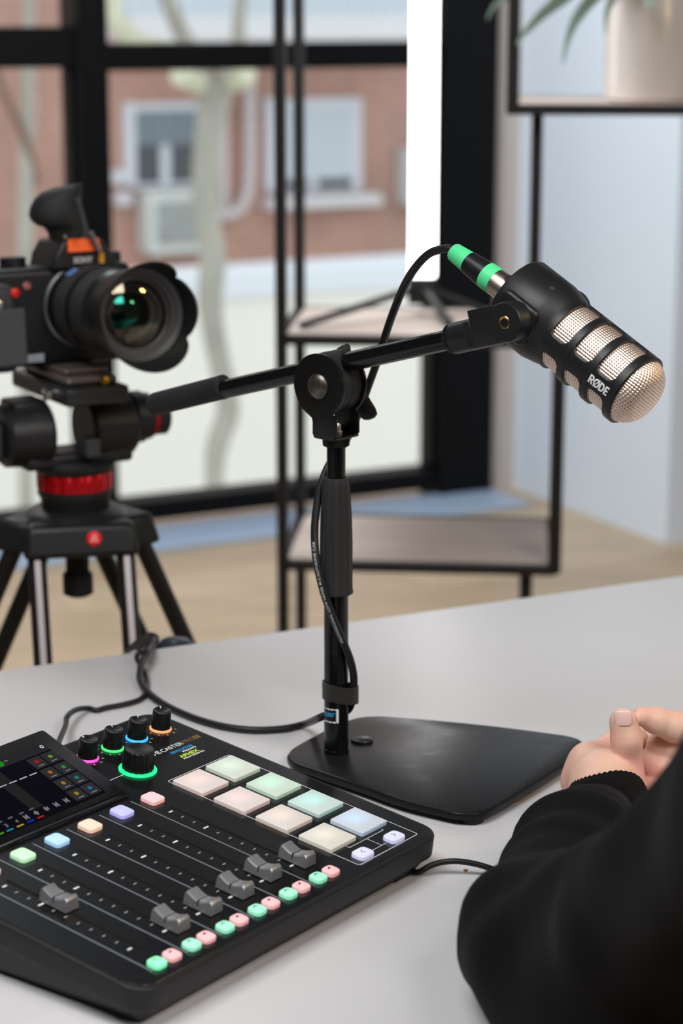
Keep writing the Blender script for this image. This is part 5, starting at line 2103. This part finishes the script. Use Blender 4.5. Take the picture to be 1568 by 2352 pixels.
# ------------------------------------------------------------------ potted plant on the upper shelf
pxc, _ = shx(1502, 230, 0.14)
pb = SMt @ Vector((pxc, 0.15, zU + 0.008))
pot = thing('potted_plant', pb, 'glossy beige plant pot with arching green leaves on the upper shelf', 'potted plant')
m = MB(Matrix.Translation(pb))
m.lathe([(0, 0), (0.072, 0), (0.078, 0.004), (0.0800, 0.03), (0.0815, 0.19), (0.0800, 0.197), (0.076, 0.198), (0.074, 0.19), (0.073, 0.17), (0, 0.17)], 56)
m.build('pot', mat('glazed_beige_pot', lin(208, 197, 189), 0.18, spec=0.6, vary=0.05), pot)
m = MB(Matrix.Translation(pb))
m.lathe([(0, 0.165), (0.0725, 0.168), (0.06, 0.178), (0, 0.182)], 32)
m.build('soil', mat('dark_soil', (0.02, 0.014, 0.01), 0.95, bump=0.6, bump_scale=200), pot)
LEAF = mat('grey_green_leaf', lin(132, 154, 140), 0.5, vary=0.25, vary_scale=20)


def leaf(pts, w):
    P = smooth_path(pts, 8)
    loops = []
    n = len(P)
    for i, p in enumerate(P):
        t = i / (n - 1)
        d = (P[min(i + 1, n - 1)] - P[max(i - 1, 0)]).normalized()
        s_ = d.cross(Vector((0.1, 1, 0.25))).normalized()
        hw = w * (0.55 + 0.6 * math.sin(math.pi * min(1, t * 1.1 + 0.08))) * (1 - t ** 5) + 0.0006
        nn = s_.cross(d)
        loops.append([p + s_ * hw, p + nn * 0.0022, p - s_ * hw, p - nn * 0.0012])
    m = MB()
    m.loft(loops)
    m.build('leaf', LEAF, pot)


c0 = pb + Vector((0, 0, 0.18))


def lp(px, py, y):
    return aty(px, py, y)


leaf([c0 + Vector((-0.03, 0, 0)), lp(1360, -60, 3.42), lp(1300, -10, 3.36), lp(1248, 30, 3.33), lp(1205, 75, 3.31), lp(1188, 104, 3.30)], 0.0085)
leaf([c0 + Vector((-0.02, -0.02, 0)), lp(1420, -40, 3.40), lp(1370, -12, 3.34), lp(1325, 40, 3.30), lp(1302, 95, 3.28), lp(1292, 150, 3.27)], 0.0085)
leaf([c0 + Vector((-0.04, 0.0, 0)), lp(1330, -40, 3.5), lp(1240, -30, 3.52), lp(1150, 0, 3.54), lp(1118, 45, 3.55)], 0.008)
leaf([c0 + Vector((-0.02, 0.0, 0)), lp(1430, -30, 3.36), lp(1396, 20, 3.33), lp(1390, 80, 3.32)], 0.006)
leaf([c0, lp(1350, -90, 3.42), lp(1290, -40, 3.4), lp(1262, 2, 3.39)], 0.007)
leaf([c0 + Vector((0.01, -0.03, 0)), lp(1500, -30, 3.36), lp(1490, 5, 3.33), lp(1506, 26, 3.32)], 0.007)
for i in range(12):
    a = 2 * math.pi * i / 12 + 0.2
    r = 0.10 + 0.08 * random.random()
    h = 0.16 + 0.12 * random.random()
    d = Vector((math.cos(a), math.sin(a) * 0.8, 0))
    leaf([c0, c0 + d * r * 0.3 + UP * h * 0.7, c0 + d * r * 0.8 + UP * h, c0 + d * r * 1.25 + UP * h * 0.75], 0.007)

# ------------------------------------------------------------------ seated person
HYP = 1.425


def H(px, py, dy=0.0):
    return aty(px, py, HYP + dy)


def skin_mat():
    m = mat('skin', (0.62, 0.36, 0.26), 0.45, spec=0.4)
    nt = m.node_tree
    b = nt.nodes['Principled BSDF']
    b.inputs['Subsurface Weight'].default_value = 0.25
    b.inputs['Subsurface Radius'].default_value = (0.012, 0.004, 0.002)
    b.inputs['Subsurface Scale'].default_value = 0.4
    tcn = nt.nodes.new('ShaderNodeTexCoord')
    n = nt.nodes.new('ShaderNodeTexNoise')
    n.inputs['Scale'].default_value = 42
    n.inputs['Detail'].default_value = 3
    nt.links.new(tcn.outputs['Object'], n.inputs['Vector'])
    cr = nt.nodes.new('ShaderNodeValToRGB')
    cr.color_ramp.elements[0].position, cr.color_ramp.elements[0].color = 0.35, (0.80, 0.53, 0.40, 1)
    cr.color_ramp.elements[1].position, cr.color_ramp.elements[1].color = 0.68, (0.80, 0.42, 0.34, 1)
    nt.links.new(n.outputs['Fac'], cr.inputs['Fac'])
    nt.links.new(cr.outputs['Color'], b.inputs['Base Color'])
    n2 = nt.nodes.new('ShaderNodeTexNoise')
    n2.inputs['Scale'].default_value = 900
    n2.inputs['Detail'].default_value = 3
    nt.links.new(tcn.outputs['Object'], n2.inputs['Vector'])
    bp = nt.nodes.new('ShaderNodeBump')
    bp.inputs['Strength'].default_value = 0.25
    bp.inputs['Distance'].default_value = 0.0006
    nt.links.new(n2.outputs['Fac'], bp.inputs['Height'])
    nt.links.new(bp.outputs['Normal'], b.inputs['Normal'])
    return m


SKIN = skin_mat()
ELB = aty(1225, 2150, 1.146)
WR = aty(1388, 1858, 1.385)
SHL = Vector((0.222, 0.855, 0.985))
UPM = aty(1500, 2130, 1.0)
SHR = SHL + EW * 0.37
ELR = Vector((0.50, 1.20, 0.80))
WRR = Vector((0.300, 1.385, 0.800))
NECK = (SHL + SHR) / 2 + Vector((0, 0, 0.055))
HEAD = NECK + ED * 0.035 + UP * 0.135

LEFT = [  # (from, to, radius, radius, blend)
    (WR - (WR - ELB).normalized() * 0.06, H(1392, 1806, -0.014), 0.0225, 0.0235, 0.006),
    (H(1392, 1806, -0.014), H(1352, 1752, 0.012), 0.0225, 0.0135, 0.010),
    (H(1380, 1806, -0.010), H(1338, 1795, 0.010), 0.0220, 0.0140, 0.010),
    (H(1352, 1752, 0.012), H(1338, 1795, 0.012), 0.0130, 0.0140, 0.008),
    (H(1406, 1842, -0.022), H(1424, 1806, -0.014), 0.0200, 0.0160, 0.008),
    (H(1424, 1806, -0.014), H(1437, 1758, -0.010), 0.0155, 0.0118, 0.005),
    (H(1437, 1758, -0.010), H(1439, 1700, -0.014), 0.0112, 0.0108, 0.0025),
    (H(1439, 1700, -0.014), H(1431, 1658, -0.012), 0.0108, 0.0098, 0.0030),
    (H(1398, 1778, 0.004), H(1436, 1776, -0.004), 0.0110, 0.0110, 0.006),
    (H(1358, 1748, 0.014), H(1412, 1706, 0.024), 0.0115, 0.0093, 0.0035),
    (H(1412, 1706, 0.024), H(1462, 1694, 0.026), 0.0090, 0.0078, 0.0015),
    (H(1345, 1770, 0.020), H(1430, 1740, 0.034), 0.0110, 0.0090, 0.002),
    (H(1345, 1800, 0.020), H(1430, 1785, 0.030), 0.0110, 0.0090, 0.002),
]
RIGHT = [
    (WRR + (ELR - WRR).normalized() * 0.04, H(1668, 1775, 0.020), 0.0250, 0.0260, 0.006),
    (H(1668, 1775, 0.020), H(1640, 1740, 0.020), 0.0240, 0.0200, 0.008),
    (H(1640, 1690, 0.012), H(1545, 1668, 0.004), 0.0135, 0.0108, 0.006),
    (H(1545, 1668, 0.004), H(1506, 1655, 0.000), 0.0106, 0.0094, 0.003),
    (H(1506, 1655, 0.000), H(1474, 1645, -0.004), 0.0094, 0.0070, 0.003),
    (H(1640, 1735, 0.020), H(1545, 1722, 0.012), 0.0120, 0.0108, 0.002),
    (H(1545, 1722, 0.012), H(1512, 1712, 0.014), 0.0106, 0.0092, 0.002),
    (H(1640, 1780, 0.018), H(1530, 1768, 0.008), 0.0125, 0.0116, 0.0012),
    (H(1530, 1768, 0.008), H(1486, 1752, 0.012), 0.0116, 0.0100, 0.002),
    (H(1640, 1820, 0.010), H(1530, 1824, -0.002), 0.0125, 0.0112, 0.0012),
    (H(1530, 1824, -0.002), H(1484, 1812, 0.004), 0.0112, 0.0095, 0.002),
    (H(1505, 1716, 0.030), H(1470, 1712, 0.034), 0.0100, 0.0085, 0.002),
]
IPJ = np.array(H(1438, 1692, -0.016), np.float32)
TDIR = np.array((H(1431, 1662, -0.012) - H(1438, 1710, -0.013)).normalized(), np.float32)
NAILC = H(1430, 1650, -0.012)


def hands_sdf(P):
    def chain(L):
        d = None
        for a, b, ra, rb, k in L:
            q = cone_sdf(P, a, b, ra, rb)
            d = q if d is None else smin(d, q, k)
        return d
    dl, dr = chain(LEFT), chain(RIGHT)
    # creases over the thumb joint
    s = (P - IPJ) @ TDIR
    near = np.exp(-(np.linalg.norm(P - IPJ, axis=1) / 0.012) ** 2)
    dl = dl + 0.00045 * np.exp(-(np.linalg.norm(P - IPJ, axis=1) / 0.0075) ** 2) * np.cos(s * 2 * math.pi / 0.0042) - 0.0006 * near
    # tendon lines on the back of the hand
    return np.minimum(dl, dr)


lo = np.array(H(1255, 1905, -0.06)) - (0.004, 0.0, 0.0)
hx = [p for seg in LEFT + RIGHT for p in (seg[0], seg[1])]
lo = np.min([[c - 0.032 for c in p] for p in hx], axis=0)
hi = np.max([[c + 0.032 for c in p] for p in hx], axis=0)
V1, F1 = surface(hands_sdf, lo, hi, 0.00125)

hx_, hy_, hz_ = np.array(EW), np.array(ED), np.array(UP)
HR = np.stack([hx_, hy_, hz_], 1)                        # head axes: x to the right, y forward


def head_sdf(P):
    h = np.array(HEAD)
    d = ell_sdf(P, h + 0.030 * hz_ - 0.008 * hy_, (0.076, 0.094, 0.098), HR)
    d = smin(d, ell_sdf(P, h - 0.045 * hz_ + 0.022 * hy_, (0.056, 0.062, 0.070), HR), 0.03)
    d = smin(d, cone_sdf(P, h - 0.004 * hz_ + 0.083 * hy_, h - 0.030 * hz_ + 0.100 * hy_, 0.009, 0.014), 0.012)
    for s in (-1, 1):
        d = smin(d, ell_sdf(P, h + s * 0.076 * hx_ - 0.012 * hz_ - 0.004 * hy_, (0.009, 0.018, 0.030), HR), 0.008)
        d = -smin(-d, ell_sdf(P, h + s * 0.031 * hx_ + 0.012 * hz_ + 0.096 * hy_, (0.017, 0.014, 0.011), HR), 0.012)
    d = smin(d, ell_sdf(P, h - 0.060 * hz_ + 0.079 * hy_, (0.024, 0.010, 0.008), HR), 0.008)
    d = smin(d, cone_sdf(P, np.array(NECK) - 0.06 * hz_, h - 0.05 * hz_ - 0.015 * hy_, 0.058, 0.052), 0.03)
    return d


CHB = (SHL + SHR) / 2
HPB = CHB - UP * 0.50 - ED * 0.02
WL0 = WR - (WR - ELB).normalized() * 0.06
WR0 = WRR + (ELR - WRR).normalized() * 0.04


def trunk_sdf(P):
    d = head_sdf(P)
    t = smin(ell_sdf(P, CHB - UP * 0.14, (0.175, 0.100, 0.19), HR), ell_sdf(P, HPB + UP * 0.12, (0.155, 0.100, 0.22), HR), 0.06)
    t = smin(t, cone_sdf(P, SHL, SHR, 0.052, 0.052), 0.04)
    d = smin(d, t, 0.03)
    for a, b, c, w in ((SHL, UPM, ELB, WL0), (SHR, SHR.lerp(ELR, 0.5), ELR, WR0)):
        q = smin(cone_sdf(P, a, b, 0.052, 0.042), cone_sdf(P, b, c, 0.042, 0.032), 0.015)
        q = smin(q, cone_sdf(P, c, w, 0.032, 0.024), 0.012)
        d = smin(d, q, 0.02)
    return d


pp = [SHL, SHR, ELB, ELR, WL0, WR0, HPB, HEAD]
V2, F2 = surface(trunk_sdf, np.min([[c for c in p] for p in pp], axis=0) - (0.2, 0.2, 0.14), np.max([[c for c in p] for p in pp], axis=0) + (0.2, 0.2, 0.17), 0.0055)
me = bpy.data.meshes.new('person')
me.from_pydata(np.concatenate([V1, V2]).tolist(), [], np.concatenate([F1, F2 + len(V1)]).tolist())
bm = bmesh.new()
bm.from_mesh(me)
bm.verts.ensure_lookup_table()
bm.faces.ensure_lookup_table()
# wrists: weld each hand to its forearm
n1 = len(F1)
fc = np.array([f.calc_center_median()[:] for f in bm.faces])
for tgt in (WL0, WR0):
    i1 = int(np.argmin(np.linalg.norm(fc[:n1] - np.array(tgt), axis=1)))
    i2 = n1 + int(np.argmin(np.linalg.norm(fc[n1:] - fc[i1], axis=1)))
    f1, f2 = bm.faces[i1], bm.faces[i2]
    v1, v2 = list(f1.verts), list(f2.verts)[::-1]
    k = min(range(4), key=lambda r: sum((v1[q].co - v2[(q + r) % 4].co).length for q in range(4)))
    v2 = v2[k:] + v2[:k]
    for q in range(4):
        bm.faces.new((v1[q], v1[(q + 1) % 4], v2[(q + 1) % 4], v2[q]))
    bmesh.ops.delete(bm, geom=[f1, f2], context='FACES_ONLY')
    bm.faces.ensure_lookup_table()
    keep = np.ones(len(fc), bool)
    fc = np.array([f.calc_center_median()[:] for f in bm.faces])
    n1 -= 1
bmesh.ops.recalc_face_normals(bm, faces=bm.faces)
for _ in range(2):
    bmesh.ops.smooth_vert(bm, verts=bm.verts, factor=0.35, use_axis_x=True, use_axis_y=True, use_axis_z=True)
bm.to_mesh(me)
bm.free()
me.materials.append(SKIN)
me.shade_smooth()
person = bpy.data.objects.new('person', me)
col.objects.link(person)
WM[person.name] = Matrix()
tag(person, 'person in a black sweatshirt with fingertips pressed together beside the microphone base', 'person')

# clothes
CLOTH = mat('black_sweatshirt_cotton', (0.0052, 0.0050, 0.0054), 0.95, spec=0.06, bump=0.12, bump_scale=2500, sheen=0.03)
RIB = mat('black_ribbed_cuff', (0.0042, 0.0040, 0.0042), 0.95, spec=0.06, sheen=0.02)
fa = (WR - ELB).normalized()
ua = (SHL - ELB).normalized()
fold_n = np.array((fa + ua).normalized())
fx = np.array(fa.cross(ua).normalized())
C0 = WR - fa * 0.037
eA, wA, sA = np.array(ELB, np.float32), np.array(WR, np.float32), np.array(SHL, np.float32)
HIP = (SHL + SHR) / 2 - UP * 0.50 - ED * 0.02
MIDF = ELB.lerp(WR, 0.62)
CH = (SHL + SHR) / 2


def ridge(x, c, w):
    return np.exp(-((x - c) / w) ** 2)


def shirt_sdf(P):
    d = smin(cone_sdf(P, ELB, MIDF, 0.0400, 0.0405), cone_sdf(P, MIDF, C0, 0.0400, 0.0290), 0.006)
    up = smin(cone_sdf(P, ELB, UPM, 0.0390, 0.0480), cone_sdf(P, UPM, SHL, 0.0480, 0.0760), 0.012)
    up = smin(up, cone_sdf(P, ELB, aty(1290, 2240, 1.10), 0.0405, 0.0445), 0.02)
    up = smin(up, cone_sdf(P, aty(1290, 2240, 1.10), aty(1500, 2340, 1.02), 0.0445, 0.05), 0.02)
    # gathers along the forearm
    rel = P - eA
    s = rel @ np.array(fa, np.float32)
    o = rel - s[:, None] * np.array(fa, np.float32)
    ang = np.arctan2(o @ fx.astype(np.float32), o @ np.cross(np.array(fa), fx).astype(np.float32))
    g = 0.0036 * np.sin(s * 2 * math.pi / 0.050 + 1.6 * np.sin(ang * 1.0 + 0.6) + 0.5 * np.sin(2.3 * ang)) * np.clip((s - 0.045) / 0.06, 0, 1)
    g += 0.0022 * np.sin(s * 2 * math.pi / 0.027 + 2.3 * np.sin(ang + 2.0)) * np.clip((s - 0.12) / 0.05, 0, 1)
    d = d + g * (0.6 + 0.4 * np.cos(ang))
    # broad folds on the upper sleeve, running from the elbow
    su = rel @ np.array(ua, np.float32)
    ou = rel - su[:, None] * np.array(ua, np.float32)
    au = np.arctan2(ou @ fx.astype(np.float32), ou @ np.cross(np.array(ua), fx).astype(np.float32))
    up = up + 0.0030 * np.sin(3 * au + su * 22 + 0.7) * np.clip(su / 0.05, 0.2, 1) * np.clip((0.34 - su) / 0.1, 0, 1) + 0.0018 * np.sin(5 * au - su * 40)
    d = smin(d, up, 0.010)
    t = ell_sdf(P, CH - UP * 0.13, (0.205, 0.125, 0.21), HR)
    t = smin(t, ell_sdf(P, CH - UP * 0.36, (0.185, 0.125, 0.24), HR), 0.06)
    t = smin(t, cone_sdf(P, SHL, SHR, 0.072, 0.072), 0.05)
    t = smin(t, cone_sdf(P, NECK - UP * 0.06, NECK - UP * 0.02, 0.085, 0.068), 0.03)
    d = smin(d, t, 0.03)
    r = smin(cone_sdf(P, SHR, ELR, 0.073, 0.050), cone_sdf(P, ELR, WRR, 0.046, 0.034), 0.015)
    d = smin(d, r, 0.02)
    # the table pushes the cloth flat where the arms rest
    return np.maximum(d, 0.7512 - P[:, 2] if False else np.where(P[:, 1] * math.cos(ROOM) - P[:, 0] * math.sin(ROOM) > 0.86, 0.7512 - P[:, 2], -1.0))


allp = [ELB, WR, SHL, SHR, ELR, WRR, HIP, NECK]
lo = np.min([[c for c in p] for p in allp], axis=0) - (0.12, 0.14, 0.10)
hi = np.max([[c for c in p] for p in allp], axis=0) + (0.12, 0.08, 0.05)
V, Fq = surface(shirt_sdf, lo, hi, 0.0042)
me = bpy.data.meshes.new('sweatshirt')
me.from_pydata(V.tolist(), [], Fq.tolist())
bm = bmesh.new()
bm.from_mesh(me)
bmesh.ops.recalc_face_normals(bm, faces=bm.faces)
for _ in range(2):
    bmesh.ops.smooth_vert(bm, verts=bm.verts, factor=0.4, use_axis_x=True, use_axis_y=True, use_axis_z=True)
bm.to_mesh(me)
bm.free()
me.materials.append(CLOTH)
me.shade_smooth()
o = bpy.data.objects.new('sweatshirt', me)
col.objects.link(o)
o.parent = person


def cuff(a, b, r0, r1, n=56):
    d = (b - a).normalized()
    M = axis_frame(a, d)
    L = (b - a).length
    N = n * 6
    loops = []
    for t, r, k in ((-0.10, r0 - 0.003, 0), (0.0, r0, 0.4), (0.15, r0 + 0.0006, 1), (0.5, r0 * 0.55 + r1 * 0.45 + 0.0008, 1), (0.85, r1 + 0.0004, 1), (0.94, r1 + 0.0001, 0.5), (0.985, r1 - 0.0006, 0.15), (1.0, r1 - 0.0014, 0), (0.975, r1 - 0.0024, 0), (0.7, r1 - 0.0030, 0)):
        loops.append([((r - 0.00012 * k * (1 - math.cos(2 * math.pi * n * i / N))) * math.cos(2 * math.pi * i / N), (r - 0.00012 * k * (1 - math.cos(2 * math.pi * n * i / N))) * math.sin(2 * math.pi * i / N), t * L) for i in range(N)])
    m = MB(M)
    m.loft(loops, False, False)
    m.build('cuff', RIB, person, angle=80)


cuff(WR - fa * 0.030, WR + fa * 0.024, 0.0274, 0.0280)
fr_ = (WRR - ELR).normalized()
cuff(WRR - fr_ * 0.006, WRR + fr_ * 0.03, 0.0310, 0.0280)

# nails
NAIL = mat('fingernail', (0.93, 0.62, 0.56), 0.3, spec=0.5)


def nail(c, d, nrm, w, l, rc):
    d = d.normalized()
    nrm = (nrm - d * nrm.dot(d)).normalized()
    s = d.cross(nrm)
    m = MB()
    rows = []
    N = 12
    for j in range(9):
        t = -1 + 2 * j / 8
        ww = w * (1 - max(0, t - 0.45) ** 2 * 1.6 - max(0, -t - 0.5) ** 2 * 1.5)
        rows.append([c + d * (l * t) + s * (rc * math.sin(ww / rc * (-1 + 2 * i / N))) + nrm * (rc * (math.cos(ww / rc * (-1 + 2 * i / N)) - 1) - 0.0006 * t * t) for i in range(N + 1)])
    m.loft(rows, False, False, closed=False)
    o = m.build('fingernail', NAIL, person)
    s_ = o.modifiers.new('thickness', 'SOLIDIFY')
    s_.thickness = 0.0003


tv_ = (CAM - NAILC).normalized()
nail(H(1430, 1651, -0.0217), H(1429, 1630, -0.012) - H(1432, 1676, -0.014), tv_ + Vector((-0.1, 0, 0.12)), 0.0066, 0.0056, 0.0092)
rn = UP * 0.85 + tv_ * 0.45
nail(H(1487, 1632, -0.004) + UP * 0.0002, H(1470, 1626, -0.006) - H(1500, 1636, 0), rn, 0.0050, 0.0052, 0.0078)

# hair, trousers, shoes (beyond the frame)
def hair_sdf(P):
    h = np.array(HEAD)
    d = ell_sdf(P, h + 0.036 * hz_ - 0.012 * hy_, (0.083, 0.100, 0.104), HR)
    q = (P - h) @ hy_
    z = (P - h) @ hz_
    return np.maximum(d, np.maximum(q - 0.055 - 0.0 * z, -(z + 0.035 + 0.55 * np.minimum(q, 0)) - 0.0 + 0.9 * np.maximum(q, 0)))


V, Fq = surface(hair_sdf, np.array(HEAD) - (0.15, 0.15, 0.14), np.array(HEAD) + (0.15, 0.15, 0.18), 0.004)
legs = []
for s in (-1, 1):
    h0 = HIP + EW * (0.09 * s) - UP * 0.04
    kn_ = h0 + ED * 0.42 + UP * 0.0
    kn_.z = 0.50
    an = kn_ - ED * 0.05
    an.z = 0.09
    legs.append((h0, kn_, an))


def trouser_sdf(P):
    d = ell_sdf(P, HIP - UP * 0.03, (0.18, 0.14, 0.12), HR)
    for h0, kn_, an in legs:
        d = smin(d, smin(cone_sdf(P, h0, kn_, 0.085, 0.066), cone_sdf(P, kn_, an, 0.064, 0.052), 0.02), 0.03)
    return d


def shoe_sdf(P):
    d = None
    for h0, kn_, an in legs:
        t = an + ED * 0.15
        q = smin(cone_sdf(P, Vector((an.x, an.y, 0.055)), Vector((t.x, t.y, 0.04)), 0.052, 0.042), cone_sdf(P, an, an - UP * 0.04, 0.045, 0.05), 0.02)
        d = q if d is None else np.minimum(d, q)
    return np.maximum(d, 0.001 - P[:, 2])


def soft(name, V, Fq, mtl):
    m = bpy.data.meshes.new(name)
    m.from_pydata(V.tolist(), [], Fq.tolist())
    bm = bmesh.new()
    bm.from_mesh(m)
    bmesh.ops.recalc_face_normals(bm, faces=bm.faces)
    bm.to_mesh(m)
    bm.free()
    m.materials.append(mtl)
    m.shade_smooth()
    ob = bpy.data.objects.new(name, m)
    col.objects.link(ob)
    ob.parent = person


soft('hair', V, Fq, mat('dark_brown_hair', (0.025, 0.016, 0.011), 0.6, bump=0.8, bump_scale=300))
lp_ = [p for l in legs for p in l]
lo = np.min([[c for c in p] for p in lp_ + [HIP]], axis=0) - 0.2
hi = np.max([[c for c in p] for p in lp_ + [HIP]], axis=0) + 0.2
V, Fq = surface(trouser_sdf, lo, hi, 0.011)
soft('trousers', V, Fq, mat('dark_denim', (0.012, 0.014, 0.022), 0.9))
lo[2], hi[2] = -0.02, 0.16
V, Fq = surface(shoe_sdf, lo - (0, 0, 0), hi + (0, 0.1, 0), 0.008)
soft('shoe', V, Fq, mat('dark_shoe', (0.02, 0.02, 0.02), 0.6))
